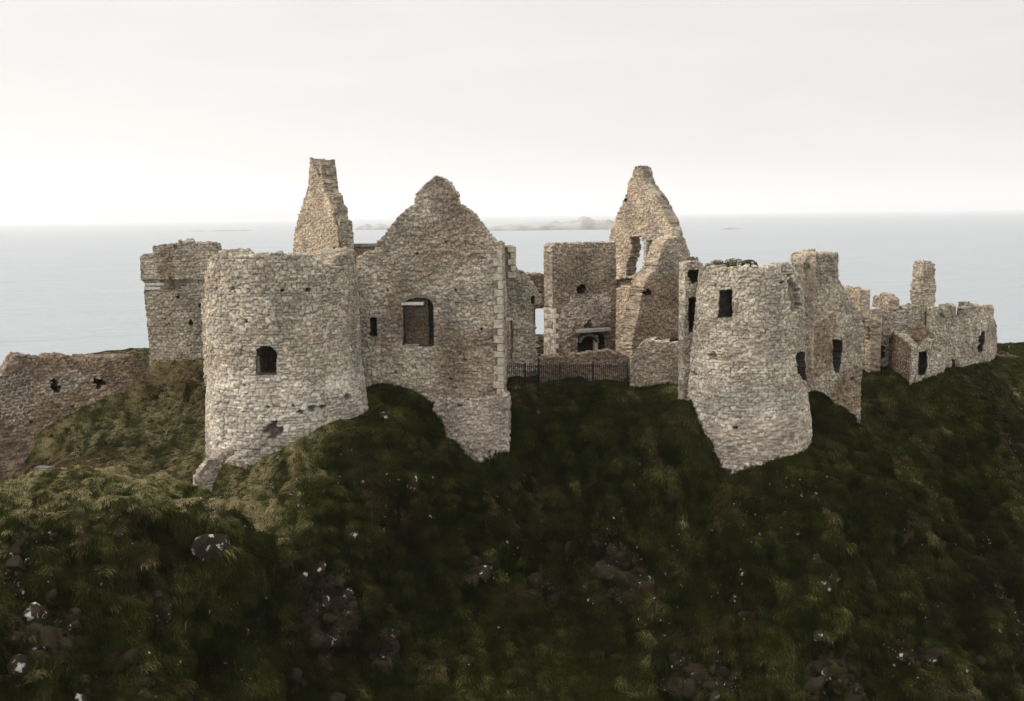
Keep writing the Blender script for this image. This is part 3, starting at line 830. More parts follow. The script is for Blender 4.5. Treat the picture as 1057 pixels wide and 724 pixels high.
kcol = bpy.data.collections.new('crag_library')
for k in range(8):
    me = rock_mesh('crag_rock', 20 + k, .40, .9, 3); me.materials.append(M_CRAG if k < 6 else M_WROCK)
    for pl in me.polygons: pl.use_smooth = False
    kcol.objects.link(bpy.data.objects.new('crag_rock', me))
dk_ = (1.7 * smooth(.25, .8, rock) + .05) * smooth(.12, .35, steep) * smooth(.5, 1.5, near)
cp, cn, _, _ = sample_points(dk_, wlk & (Y < 66), 19)
cs = (.25 + 1.0 * rr_.random(len(cp)) ** 2.2)[:, None] * (np.ones(3) + rr_.uniform(-.3, .3, cp.shape))
crag = scatter('crag_rocks', cp - cn * .04, rr_.uniform(0, 6.3, cp.shape), cs, np.zeros(len(cp)), kcol, 8, 6)
tag(crag, 'dark brown broken basalt rocks showing through the cliff grass', 'rocks', kind='stuff')
print('crags', len(cp))
# a few boulders that can be told apart
def surf(px, py):
    a_, b_, c_ = march(px, py)
    k = np.argmin((X.ravel() - a_) ** 2 + (Y.ravel() - b_) ** 2)
    return vis.reshape(-1, 3)[k], NN.reshape(-1, 3)[k]
for i, (px, py, r, mt, lab) in enumerate([
    (213, 566, .95, 1, 'rounded lichen-speckled boulder on the right shoulder of the near grassy mound'),
    (391, 655, .62, 1, 'small rock with a white lichened top low on the cliff left of centre'),
    (862, 588, 1.25, 1, 'big grey lichen-covered outcrop on the slope below the right round tower'),
    (700, 492, .75, 0, 'dark boulder half sunk in grass left of the right tower foot'),
    (637, 598, .85, 0, 'brown boulder in the shaded hollow of the cliff under the fence'),
    (560, 500, .70, 0, 'brown rock ledge below the foot of the front gable'),
    (488, 600, .45, 1, 'small pale rock on the cliff below the front gable')]):
    p_, n_ = surf(px, py)
    me = rock_mesh('boulder', 90 + i, r, .8, 4)
    for pl in me.polygons: pl.use_smooth = False
    o = link('boulder', me, (M_ROCK, M_WROCK)[mt]); o.location = tuple(p_ - n_ * r * .42); o.rotation_euler = (.2 * i, .3, i * 1.3)
    tag(o, lab, 'boulder', 'boulders on the cliff slope')

# ================================================================== MASONRY
ZB = 26.0
# ---- far-left ruined wall
fw = masonry('ruined_wall', p_farwall, [(-60, 425), (-10, 398), (1, 387), (8, 378), (18, 371), (45, 369), (60, 369), (90, 368), (118, 367), (140, 369), (143, 377), (154, 380)], 28, thick=1.4,
             pal='brown', pal2='dark', blend=lambda u, z: smooth(p_farwall.u[2] + .3, p_farwall.u[2] - .1, u + .2 * np.sin(z * 2)), side='dark', su=.36, sz=.24, seed=3, rag=.2,
             holes=[(blob(57, 399, 4.5, 6), .9, True), (blob(101, 397, 5, 6), .9, True), (blob(75, 420, 1.6), .4, False), (blob(33, 436, 2), .4, False)],
             zones=[([(-25, 384), (8, 386), (30, 378), (36, 395), (34, 432), (-25, 434)], 'cobble'), ([(40, 395), (70, 378), (95, 385), (80, 400), (50, 412)], 'grey')])
tag(fw, 'dark brown ruined low wall with two small openings at the far left', 'wall')

# ---- square tower
root = empty('square_tower', (*at(186, 69), 33)); tag(root, 'square grey tower with broken merlons at the far left of the castle', 'tower')
masonry('masonry', p_square, [(150, 268), (160, 267), (161, 253), (179, 252), (180, 258), (183, 257), (184, 248), (200, 247), (201, 252), (218, 251), (224, 252)], 30, thick=1.1, pal='grey', seed=5, parent=root,
        rag=.10, backtop=42.6, batter=lambda z, u: .22 * smooth(40.9, 41.2, z) + .05, zones=[(rect(165, 262, 180, 300), 'brown'), (rect(146, 255, 190, 275), 'dark')][:1],
        holes=[(blob(206, 316, 1.8), .4, False), (blob(197, 333, 1.6, 2.6), .5, False), (blob(184, 307, 1.6), .4, False), (blob(170, 330, 1.2), .3, False)], su=.36, sz=.24)
for k in range(4):
    y0 = 283.5 + k * 4.4
    front_block('string_course', p_square, 150.5, y0, 170 - (k % 2) * 4, y0 + 2.7, M_LINTEL, root, out=.16, depth=.3)
# ---- fragment left of the big tower
p_frag = Path([at(209, 60.5, 350), at(228, 58.5, 350)])
o = masonry('wall_fragment', p_frag, [(208, 312), (213, 308), (216, 316), (228, 320)], 30, thick=1.0, pal='tower', seed=6, rag=.2, holes=[(rect(217.8, 338, 220, 372), .6, False)])
tag(o, 'narrow upright fragment with a slit, tucked against the big round tower on its left', 'wall')

# ---- big round tower
root = empty('round_tower', (cL[0], cL[1], 33)); tag(root, 'big squat round tower left of the front gable, one arched dark window', 'tower')
zwhite = P(300, 392, 52)[2]
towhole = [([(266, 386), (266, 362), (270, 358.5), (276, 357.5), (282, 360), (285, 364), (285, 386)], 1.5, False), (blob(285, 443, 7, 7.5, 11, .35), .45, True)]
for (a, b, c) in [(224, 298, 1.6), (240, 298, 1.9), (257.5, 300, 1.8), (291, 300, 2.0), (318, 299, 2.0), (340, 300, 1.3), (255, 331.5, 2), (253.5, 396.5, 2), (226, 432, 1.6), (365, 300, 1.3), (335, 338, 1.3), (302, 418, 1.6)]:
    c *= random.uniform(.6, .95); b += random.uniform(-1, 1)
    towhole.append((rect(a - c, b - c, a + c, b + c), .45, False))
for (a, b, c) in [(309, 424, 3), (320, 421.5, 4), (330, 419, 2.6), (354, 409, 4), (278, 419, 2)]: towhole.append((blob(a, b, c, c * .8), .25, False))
masonry('masonry', p_towerL, [(217, 266), (222, 261), (232, 258), (242, 262), (250, 263), (260, 262), (280, 261), (300, 262), (320, 262), (330, 266), (336, 273), (344, 270), (350, 263), (360, 258), (370, 258), (376, 264)],
        27, thick=1.7, pal='tower', pal2='pale', blend=lambda u, z: smooth(zwhite + .5, zwhite - .5, z + .5 * (fbm2(u * .7, z * .7, 3, 5) - .5) * 2) * .95,
        su=.42, sz=.19, jit=.5, seed=8, parent=root, rag=.10, backtop=41.9, batter=lambda z, u: .32 * smooth(38, 33.5, z) + .05 * (43 - z) * (z < 43) * .4, holes=towhole,
        zones=[([(218, 330), (330, 330), (330, 352), (300, 345), (218, 350)], 'grey'), ([(300, 345), (372, 300), (378, 352), (340, 380), (300, 385)], 'grey')])
arch_stones('window_arch', p_towerL, 275.5, 362.5, 10.5, 5.5, plain('arch_stone', (.16, .14, .12), var=.4), root, n=11, sz=4.5)
front_block('window_jamb', p_towerL, 262, 364, 265.6, 386, plain('jamb_stone', (.20, .18, .15), var=.4), root, out=.03, depth=.3)
front_block('window_sill', p_towerL, 264, 386.2, 288, 389, plain('sill_stone', (.14, .12, .10), var=.4), root, out=.06, depth=.5)

# ---- front gable
root = empty('gable_wall', (*at(450, 57.5), 33)); tag(root, 'tall pointed front gable wall with pale quoins on its right edge', 'wall')
masonry('masonry', p_gableF, [(370, 266), (378, 260), (386, 259), (390, 250), (396, 244), (404, 233), (411, 224), (417, 218), (424, 213.5), (428, 212), (429, 203), (436, 194), (443, 187), (449, 181.5), (455, 183.5), (463, 190),
        (470, 200), (472, 211), (480, 215.5), (489, 223), (496, 233), (504, 243), (512, 250), (520, 252)], 27.5, thick=1.3, pal='grey', pal2='brown',
        blend=lambda u, z: .78 * smooth(.36, .60, fbm2(u * .33 + 4, z * .3, 4, 3) + .10 * smooth(41, 37, z) - .16 * smooth(1.6, .4, u)), su=.36, sz=.15, jit=.6, seed=12, parent=root, rag=.07, g=.06,
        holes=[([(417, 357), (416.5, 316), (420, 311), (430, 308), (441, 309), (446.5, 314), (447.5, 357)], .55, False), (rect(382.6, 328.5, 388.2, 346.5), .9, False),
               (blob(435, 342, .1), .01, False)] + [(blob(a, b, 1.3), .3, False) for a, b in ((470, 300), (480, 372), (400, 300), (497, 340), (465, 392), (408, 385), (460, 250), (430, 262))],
        zones=[([(417, 358), (448, 358), (446, 376), (450, 398), (425, 396), (420, 375)], 'tower'), ([(372, 300), (392, 300), (396, 330), (392, 360), (400, 395), (372, 400)], 'tower')])
ff = Path([p_gableF.pos(np.array([p_gableF.hit(417, 330)[0]]), np.array([-.40])), p_gableF.pos(np.array([p_gableF.hit(441, 330)[0]]), np.array([-.34]))]) if False else None
ua = p_gableF.hit(416.5, 330)[0]; ub_ = p_gableF.hit(441.5, 330)[0]
fa = p_gableF.pos(np.array([ua, ub_]), np.array([-.30, -.30]))
p_inf = Path([(fa[0][0], fa[1][0]), (fa[0][1], fa[1][1])])
o = masonry('window_infill', p_inf, [(416, 311), (424, 309), (442, 310)], p_gableF.hit(430, 358)[1], thick=.2, pal='dark_brown', seed=14, parent=root, rag=.02, su=.26, sz=.11, g=.05, rough=.03)
o['label'] = 'dark brown brickwork filling most of the window'
front_block('lintel', p_gableF, 414, 312.2, 437, 315.2, M_LINTEL, root, out=.05, depth=.3)
front_block('window_sill', p_gableF, 417, 356, 432, 358.6, M_CONC, root, out=.06, depth=.4)
arch_stones('relieving_arch', p_gableF, 432, 312, 15, 4.5, plain('relieving_stone', (.17, .145, .12), var=.4), root, n=13, sz=3.5, depth=.25)
yq = 258.
kq = 0
while yq < 402:
    hq = random.uniform(6.2, 9.2); wq = 9.5 if kq % 2 else 5.5
    front_block('quoin', p_gableF, 519.8 - wq - random.uniform(0, 1.5), yq, 520.1, yq + hq - .5, M_DRESSED, root, out=.15, depth=.6)
    yq += hq; kq += 1
ob = masonry('buttress', p_buttF, [(446, 425), (449, 412), (470, 414), (490, 411), (510, 408), (519, 402), (525, 412)], 27, thick=1.2, pal='pink', seed=15, parent=root, su=.25, sz=.16, g=.06, rag=.2,
             batter=lambda z, u: .05 * (35 - z), holes=[(blob(468, 461, 3, 2.5), .3, False), (blob(452, 436, 2.5), .3, False), (blob(474, 419, 3, 1.5), .25, False)])
ob['label'] = 'pale pinkish rubble footing bulging below the wall'
# right return wall behind the gable (runs back from the quoins)
gx0, gy0 = at(519.6, 57.3)
p_ret = Path([(gx0, gy0 + 1.1), (gx0 + .15, 62.6)])
o = masonry('side_wall', p_ret, [(519.6, 256), (520, 256)], 32, thick=1.0, pal='grey', seed=16, parent=root, rag=.2)

# ---- wall behind it: with quoined upright end and broken right edge
root = empty('courtyard_wall', (*at(540, 62.5), 33.5)); tag(root, 'grey broken courtyard wall just right of the front gable, behind the fence, window with white lintel', 'wall')
p_cw = Path([at(512, 62.4), at(563, 63.2)])
masonry('masonry', p_cw, [(512, 254), (531.5, 254), (532, 276), (537, 279), (543, 284), (549, 291), (554, 300), (557.5, 305), (559, 318), (560, 332), (563, 345)], 32.5, thick=.9, pal='grey', seed=17, parent=root, rag=.10, su=.34, sz=.18,
        holes=[(rect(516, 331, 529, 371), None, False), ([(568, 316), (552.5, 316), (550, 333), (554, 346), (556, 377), (568, 377)], None, True), (rect(548.3, 306, 551, 314), .6, False)])
for k, y0 in enumerate(np.arange(254.5, 281, 6.6)):
    front_block('quoin', p_cw, 526.5 if k % 2 else 523.5, y0, 532.3, y0 + 6.1, M_DRESSED, root, out=.13, depth=.5)
front_block('lintel', p_cw, 516, 328.5, 529, 331.5, M_LINTEL, root, out=.13, depth=.5)

# ---- doorway wall further back
root = empty('doorway_wall', (*at(550, 72), 34)); tag(root, 'dark wall with tall doorway gap showing the sea, behind the broken courtyard wall', 'wall')
p_dw = Path([at(526, 71.4), at(571, 72.2)])
masonry('masonry', p_dw, [(526, 284), (545, 283), (560, 283), (571, 286)], 33, thick=.9, pal='brown', seed=18, parent=root, rag=.14, su=.34, sz=.2,
        holes=[([(553, 318.5), (566, 318.5), (566, 347), (553, 347)], None, False), (blob(556, 304, 3, 4), .5, True), (blob(566, 300, 2.5, 4), .5, True), (blob(548, 312, 2), .4, True)])
# ---- central block with the fireplace
root = empty('fireplace_wall', (*at(600, 69), 34)); tag(root, 'flat-topped rear wall with plaster patch and fireplace, left of the lit gable', 'wall')
p_fp = Path([at(571, 67.6), at(636, 69.6)])
masonry('masonry', p_fp, [(571, 254), (574, 251), (600, 251), (636, 250)], 33, thick=1.35, pal='brown', side='warm', pal2='grey', blend=lambda u, z: .55 * smooth(39.5, 41, z + .6 * (fbm2(u, z, 3) - .5)), seed=19, parent=root, rag=.05, su=.28, sz=.18,  # warm end face carries sunlight in its colour
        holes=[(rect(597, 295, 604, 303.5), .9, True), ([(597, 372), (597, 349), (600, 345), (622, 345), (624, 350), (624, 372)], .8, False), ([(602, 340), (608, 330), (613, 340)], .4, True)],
        zones=[([(576, 340), (574, 352), (583, 355), (590, 345), (592, 336), (602, 338), (607, 330), (614, 337), (630, 336), (632, 310), (625, 303), (600, 307), (590, 306), (582, 316), (578, 328)], 'plaster'),
               ([(580, 356), (588, 356), (590, 366), (581, 366)], 'plaster')])
front_block('mantel_beam', p_fp, 593.5, 340.3, 628.5, 344.0, plain('beam_stone', (.36, .33, .30), var=.2), root, out=.28, depth=.3)
# arched back of the hearth, jamb with sunlight put into its pale colour
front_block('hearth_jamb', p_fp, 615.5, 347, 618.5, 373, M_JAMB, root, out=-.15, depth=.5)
arch_stones('hearth_arch', p_fp, 608, 354, 8, 7, plain('hearth_stone', (.14, .12, .10), var=.4), root, n=9, sz=2.5, depth=.5)
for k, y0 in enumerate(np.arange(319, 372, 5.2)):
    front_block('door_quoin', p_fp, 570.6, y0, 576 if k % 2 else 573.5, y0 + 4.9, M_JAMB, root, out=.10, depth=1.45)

# ---- sunlit gable, right
root = empty('gable_wall', (*at(670, 74), 34)); tag(root, 'sunlit narrow-topped rear gable right of the fireplace wall', 'wall')
p_gr = Path([at(628.2, 76.4, 280), at(696, 71.3, 280)])
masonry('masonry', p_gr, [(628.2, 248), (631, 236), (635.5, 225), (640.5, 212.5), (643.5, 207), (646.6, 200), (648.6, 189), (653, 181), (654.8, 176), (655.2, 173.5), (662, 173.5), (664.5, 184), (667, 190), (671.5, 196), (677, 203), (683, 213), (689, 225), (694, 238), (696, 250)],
        32.5, thick=1.0, pal='warm', side='grey', seed=21, parent=root, rag=.08, su=.28, sz=.19, g=.065,  # grey end faces: lack of sun put into the side colour
        holes=[([(651, 244.5), (660, 244.5), (664.4, 250), (664.4, 278), (661, 280), (650, 287), (646, 287), (648, 270), (651, 256)], None, True), ([(668, 248.5), (674.5, 248.5), (674, 262), (671, 276), (667.5, 276)], None, False),
               (blob(645.8, 206.5, 1.4), .6, False), ([(634, 290), (652, 288), (652, 296), (634, 298)], .35, True)],
        zones=[([(660, 248), (676, 222), (688, 240), (684, 262), (664, 262)], 'pink')])
front_block('window_post', p_gr, 664.6, 247, 667.4, 279, M_DRESSED, root, out=.02, depth=.5)
# ---- shaded wall in front of it with sunlight put into its warm broken edge
p_sw = Path([at(652, 64.9, 330), at(716, 68.2, 330)])
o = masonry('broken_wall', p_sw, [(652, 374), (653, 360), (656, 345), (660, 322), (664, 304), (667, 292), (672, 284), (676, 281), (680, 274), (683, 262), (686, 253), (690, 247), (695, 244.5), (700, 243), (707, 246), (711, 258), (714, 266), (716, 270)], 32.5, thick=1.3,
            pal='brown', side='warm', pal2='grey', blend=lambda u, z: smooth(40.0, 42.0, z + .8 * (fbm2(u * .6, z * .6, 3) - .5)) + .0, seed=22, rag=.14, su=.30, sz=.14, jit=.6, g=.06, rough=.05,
            holes=[(blob(668.5, 304, 3, 3.5), .5, True)])
tag(o, 'brown shaded wall with ragged sunlit left edge in front of the rear gable', 'wall')

# ---- back-left gable
root = empty('gable_wall', (*at(330, 72), 34)); tag(root, 'tall slender sunlit gable rising behind the big round tower', 'wall')
p_gl = Path([at(301.5, 74.5, 240), at(349.5, 69.3, 240)])
masonry('masonry', p_gl, [(301.5, 258), (303, 247), (305, 235), (308, 221.5), (311, 213), (314.5, 203), (318, 189), (318.6, 178), (319.8, 164), (330, 163), (330.8, 186), (333.5, 189), (334, 197), (338.5, 202), (339.5, 211), (343.5, 215), (344, 227), (348, 235), (349.5, 246), (350, 262)], 33, thick=1.15, pal='warm', side='grey', seed=25, parent=root,  # rake end greyed, its shade painted into the side palette
        rag=.08, su=.28, sz=.17, g=.065, holes=[(blob(343, 259, 1.5, 4), .5, True)])
# coping stones along the right rake (thick ragged end)
for (px, py, ww, hh, dd) in [(344, 204, 8.5, 13, 1), (346, 217, 8.5, 12, 1), (351, 227, 12.5, 14, 1), (352, 241, 13, 18, 1), (335, 183, 10, 12, 1)]:
    pp = Path([at(px, 69.5 + (350 - px) * .11, py), at(px + ww, 69.9 + (350 - px) * .11, py)])
    masonry('rake_masonry', pp, [(px, py - 2), (px + ww * .8, py - 1), (px + ww, py + 1)], pp.hit(px, py + hh)[1] - .4, thick=.9, pal='grey', seed=px, parent=root, rag=.12, su=.34, sz=.2)
p_bl = Path([at(356, 71), at(400, 71)])
root = empty('back_wall', (*at(380, 71), 34)); tag(root, 'low back wall with flat coping between the slender gable and the front gable', 'wall')
masonry('masonry', p_bl, [(356, 255), (400, 255)], 34, thick=.8, pal='warm', seed=26, parent=root, rag=.02)
front_block('coping', p_bl, 356, 252, 398, 255.4, M_CONC, root, out=.15, depth=1.1)

# ---- low wall behind the fence
p_lw = Path([at(557, 61.6, 380), at(650, 62.2, 380)])
o = masonry('low_wall', p_lw, [(557, 371), (560, 369), (575, 368), (600, 364), (620, 362), (640, 364), (650, 368)], 33, thick=.8, pal='brown', pal2='dark', blend=lambda u, z: .5 + 0 * u, seed=28, rag=.12, su=.24, sz=.14, g=.06)
tag(o, 'low brown rubble wall directly behind the iron railing', 'wall')
# ---- stump
o = masonry('wall_stump', p_stump, [(650, 382), (653, 370), (657, 361), (664, 353), (672, 351), (682, 355), (700, 352), (714, 351)], 32, thick=1.4, pal='grey', pal2='brown', blend=lambda u, z: .45 + 0 * u, seed=29, rag=.15, su=.26, sz=.17, g=.06)
tag(o, 'low rounded wall stump between the iron railing and the right round tower', 'wall')
for i, (px, py, r, lab) in enumerate([(679, 349, .42, 'flat brown block lying on the left top of the wall stump'), (695, 348, .34, 'rounded grey block lying at the back of the wall stump')]):
    me = rock_mesh('fallen_stone', 60 + i, r, .6, 3); o = link('fallen_stone', me, M_ROCK); o.location = tuple(P(px, py + 3, 61.6)); tag(o, lab, 'stone', 'fallen stones on the wall stump')

# ---- right round tower
root = empty('round_tower', (cR[0], cR[1], 33)); tag(root, 'tall tapering round tower right of centre with flared footing', 'tower')
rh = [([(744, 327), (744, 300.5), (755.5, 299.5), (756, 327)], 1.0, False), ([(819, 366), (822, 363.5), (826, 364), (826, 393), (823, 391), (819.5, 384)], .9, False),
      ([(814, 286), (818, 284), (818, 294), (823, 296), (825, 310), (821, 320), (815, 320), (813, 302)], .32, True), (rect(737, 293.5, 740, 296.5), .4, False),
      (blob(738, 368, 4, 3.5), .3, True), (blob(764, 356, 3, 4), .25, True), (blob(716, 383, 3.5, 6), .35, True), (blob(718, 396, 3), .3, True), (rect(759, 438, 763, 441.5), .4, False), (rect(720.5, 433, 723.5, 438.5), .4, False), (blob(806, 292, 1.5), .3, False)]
zt_ = P(775, 276, 53.2)[2]
masonry('masonry', p_towerR, [(721, 279), (725, 275), (731, 272), (738, 276), (748, 277), (760, 276), (790, 276.5), (800, 275), (812, 273), (822, 272), (828, 274)], 27, thick=.95, pal='tower', pal2='pale',
        blend=lambda u, z: .8 * smooth(38.0, 34.5, z + 1.2 * (fbm2(u * .5, z * .5, 3, 9) - .5)), seed=31, parent=root, su=.36, sz=.19, jit=.62, rag=.12, backtop=zt_ - .3, holes=rh, g=.06,
        batter=lambda z, u: .058 * np.maximum(0, zt_ - z) + .15 * smooth(36.2, 33, z),
        zones=[([(735, 440), (760, 425), (800, 430), (836, 420), (836, 470), (740, 470)], 'pink'), ([(745, 345), (800, 350), (795, 372), (750, 372)], 'pink')])
# ---- slim wall beside it
p_slim = Path([at(706.5, 57.0, 310), at(742, 57.4, 310)])
o = masonry('slim_wall', p_slim, [(706.5, 271), (716, 270), (725, 272), (728, 290), (742, 300)], 32, thick=.9, pal='tower', seed=32, rag=.08, su=.3, sz=.2,
            holes=[([(711.5, 282), (722, 279), (722, 292), (711, 294)], .5, True), (rect(711.5, 308, 720, 342), .8, False)])
tag(o, 'slim upright wall with a tall dark slot against the left side of the tapering round tower', 'wall')

# ---- tall wall right of it
o = masonry('tall_wall', p_tallR, [(829, 263), (838, 261), (850, 262), (864.5, 260), (865, 280), (866, 291), (872, 299), (880, 311), (887, 323), (891.5, 334)], 27.5, thick=1.2, pal='grey', seed=34, rag=.1, su=.3, sz=.24, g=.06, jit=.95,
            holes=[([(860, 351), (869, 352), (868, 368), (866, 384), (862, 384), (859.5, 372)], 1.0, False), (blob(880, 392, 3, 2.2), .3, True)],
            zones=[([(830, 345), (862, 320), (862, 352), (858, 380), (832, 400)], 'brown'), ([(868, 385), (890, 375), (890, 420), (872, 428), (858, 410)], 'brown')])
tag(o, 'tall grey wall with sloping broken top and slit window, right of the tapering round tower', 'wall')
p_ts = Path([at(827, 62.2, 290), at(830.5, 58.4, 290)])
o2 = masonry('wall_end', p_ts, [(827, 264), (828, 261), (830.5, 261)], 36, thick=.6, pal='warm', seed=35, rag=.25, su=.3, sz=.22)
o2.parent = o
# lit merlons behind
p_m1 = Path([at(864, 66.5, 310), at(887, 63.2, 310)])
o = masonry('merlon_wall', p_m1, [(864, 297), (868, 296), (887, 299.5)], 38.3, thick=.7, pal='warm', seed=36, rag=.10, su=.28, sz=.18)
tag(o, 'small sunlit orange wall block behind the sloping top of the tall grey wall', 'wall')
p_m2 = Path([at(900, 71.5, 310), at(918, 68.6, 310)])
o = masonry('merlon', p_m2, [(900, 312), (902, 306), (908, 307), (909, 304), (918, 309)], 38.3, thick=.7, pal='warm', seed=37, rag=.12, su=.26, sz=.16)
tag(o, 'sunlit merlon standing up behind the low right-hand wall, left of the pillar', 'wall')
p_m3 = Path([at(890, 68.3, 330), at(899, 67.2, 330)])
o = masonry('broken_pier', p_m3, [(889, 322), (894, 319), (900, 322)], 33, thick=.8, pal='warm', seed=38, rag=.2, su=.28, sz=.18, holes=[(blob(895, 345, 2.5, 8), .4, True)])
tag(o, 'small warm broken pier beside the right edge of the tall grey wall', 'wall')
# main right wall, pillar, lean-to, end wall
o = masonry('curtain_wall', p_mainR, [(886, 330), (897, 325), (905, 321), (915, 321), (930, 320), (945, 316), (955, 316)], 31, thick=1.0, pal='tower', seed=39, rag=.08, su=.32, sz=.22, jit=.95,
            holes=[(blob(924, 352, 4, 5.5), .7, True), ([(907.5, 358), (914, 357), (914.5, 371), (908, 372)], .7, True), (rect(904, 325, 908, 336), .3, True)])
tag(o, 'grey curtain wall with two ragged openings left of the free-standing pillar', 'wall')
cx, cy = at(953, 69.6, 300)
def rot_box(cx, cy, a, b, ang):
    ca, sa = math.cos(ang), math.sin(ang)
    return Path([(cx + x * ca - y * sa, cy + x * sa + y * ca) for x, y in ((-a, -b), (a, -b), (a, b), (-a, b))], True)
p_pil = rot_box(cx, cy, .55, .42, math.radians(28))
o = masonry('chimney_stack', p_pil, [(942, 271), (950, 269), (960, 270), (964, 273)], 32, thick=.45, pal='tower', pal2='warm', blend=lambda u, z: .35 + 0 * u, seed=40, rag=.05, su=.3, sz=.2, backtop=41.7 if False else P(953, 271, 69.6)[2],
            batter=lambda z, u: .09 * smooth(40.2, 39.9, z))
tag(o, 'free-standing square stone chimney stack rising above the right-hand walls', 'chimney')
o = masonry('gatehouse_stub', p_lean, [(918, 352), (922, 343), (930, 349), (940, 357), (943, 357), (947, 362), (952, 356), (960, 352), (966, 350), (971, 358), (976, 362)], 30.5, thick=.8, pal='tower', pal2='brown', seed=41, rag=.12, su=.3, sz=.22,
            blend=lambda u, z: smooth(p_lean.u[1] + .1, p_lean.u[1] - .3, u), holes=[([(949, 364), (956, 363), (957, 378), (954, 387), (948, 387)], .7, False)])  # browner left face, shade put into its colour
tag(o, 'small projecting ruin with dark left side and slit window below the chimney stack', 'ruin')
p_br = Path([at(951, 66.8, 345), at(971, 67.4, 345)])
o = masonry('broken_wall', p_br, [(951, 334), (956, 337), (962, 343), (968, 350), (971, 357)], 32, thick=.8, pal='brown', seed=42, rag=.15, su=.28, sz=.2)
tag(o, 'dark triangular wall remnant right below the chimney stack', 'wall')
o = masonry('curtain_wall', p_endR, [(962, 318), (967, 317), (970, 319), (971, 328), (974, 328), (975, 315), (983, 314), (985, 328), (994, 328), (996, 312), (1006, 312), (1008, 327), (1013, 326), (1015, 315), (1021, 316), (1026, 328), (1029, 345), (1030, 350)], 30.5, thick=.5, pal='tower', seed=43,
            rag=.10, su=.34, sz=.3, jit=.98, holes=[([(1011.5, 345), (1015, 343), (1016, 355), (1013, 365), (1011, 360)], .6, True), (rect(983, 372, 986, 379), .6, False), (blob(1020, 343, 2), .3, True)])
tag(o, 'grey curved curtain wall with three merlons at the far right end of the castle', 'wall')
for (px, ww) in ((973, 10), (996, 11), (1013, 9)):
    pm = Path([at(px - 1, 71.8 + (px > 1005) * 1.2 + (px > 990) * .9, 318), at(px + ww * .6, 69.8 + (px > 1005) * 1.4 + (px > 990) * 1.1, 318)])
    m_ = masonry('merlon_face', pm, [(px - 1, 316), (px + ww * .4, 314), (px + ww * .6, 316)], pm.hit(px, 330)[1], thick=.5, pal='warm', seed=px, rag=.1, su=.26, sz=.18)
    m_.parent = o
# low rubble wall at the right edge
p_rw = Path([at(1029, 77.5, 368), at(1110, 80.5, 368)])
o = masonry('rubble_wall', p_rw, [(1029, 362), (1031, 368), (1045, 367), (1060, 369), (1110, 370)], 33, thick=.8, pal='dark', seed=45, rag=.3, su=.4, sz=.25)
tag(o, 'low dark rubble wall running off the right edge of the view', 'wall')
# dark ruined band under the square tower hill: wing wall and slab
p_wing = Path([at(202, 49.4, 505), at(222, 49.9, 480), at(242, 50.8, 466)])
o = masonry('wing_wall', p_wing, [(204, 492), (210, 482), (218, 473), (228, 468), (243, 464)], 29, thick=.5, pal='grey', seed=46, rag=.06, su=.3, sz=.2,
            holes=[([(217, 530), (220, 500), (228, 482), (236, 472), (246, 468), (246, 530)], None, False)])
tag(o, 'narrow curved stone wing wall running downhill from the foot of the big round tower', 'wall')
a = P(34, 474, 54.2); b = P(103, 487, 53.2)
o = block('concrete_slab', (a[0], a[1]), (b[0], b[1]), .5, a[2] - .62, a[2] - .46, plain('dark_concrete', (.13, .125, .11), var=.4, sc=3))  # concrete in a darker overall tone
tag(o, 'flat concrete slab lying in the dark gully below the far left wall', 'slab')

# ------------------------------------------------------------------ vegetation on wall heads
def leafy(name, pts, lab, n=260, size=.09):
    V = []; Q_ = []; C_ = []
    for (px, py, Yd, rx, rz) in pts:
        c = P(px, py, Yd)
        for k in range(n):
            d = np.array([random.gauss(0, 1) for _ in range(3)]); d /= np.linalg.norm(d); d *= random.random() ** .4
            p = c + d * np.array([rx, rx * .7, rz])
            t = np.array([random.gauss(0, 1) for _ in range(3)]); t /= np.linalg.norm(t)
            s_ = np.cross(t, [random.gauss(0, 1) for _ in range(3)]); s_ /= np.linalg.norm(s_)
            t *= size * random.uniform(.5, 1.3); s_ *= size * random.uniform(.2, .5)
            i = len(V); V += [p - s_, p + t * .5, p + s_, p - t * .5 + s_ * .3]; Q_.append((i, i + 1, i + 2, i + 3))
            cc = np.array(random.choice([(.12, .12, .05), (.18, .16, .08), (.09, .09, .03), (.24, .21, .13)])) * random.uniform(.7, 1.2); C_ += [cc] * 4
    o = link(name, mesh_np(name, np.array(V), np.array(Q_), np.array(C_), False), M_STONE); tag(o, lab, 'plant', 'plants growing on the ruined walls')
for (px, py, Yd, rx, rz, n_, lab) in [
    (715, 268, 57.6, .40, .17, 260, 'small green tuft growing on top of the slim wall'),
    (740, 272, 55.2, .40, .20, 300, 'mossy cushion on the left rim of the tapering round tower'),
    (758, 271, 55.3, .55, .22, 420, 'broad mossy grassy cushion on the rim of the tapering round tower, between its lumps'),
    (832, 275, 58.1, .30, .30, 220, 'ochre plant growing on the upper left corner of the tall grey wall'),
    (709, 362, 60.2, .16, .45, 220, 'green ivy in the corner between the wall stump and the round tower'),
    (176, 290, 65.7, .13, .55, 220, 'narrow mossy streak hanging on the square tower')]:
    leafy('wall_plant', [(px, py, Yd, rx, rz)], lab, n_)
for i, (px, r) in enumerate([(752, .5), (772, .62)]):
    me = rock_mesh('cap_stone', 80 + i, r, .55, 3); o = link('cap_stone', me, M_WROCK); o.location = tuple(P(px, 274, 56.2)); tag(o, ('mossy boulder-like lump on the tapering tower top, left one', 'bare pale lump on the tapering tower top, right one')[i], 'stone')

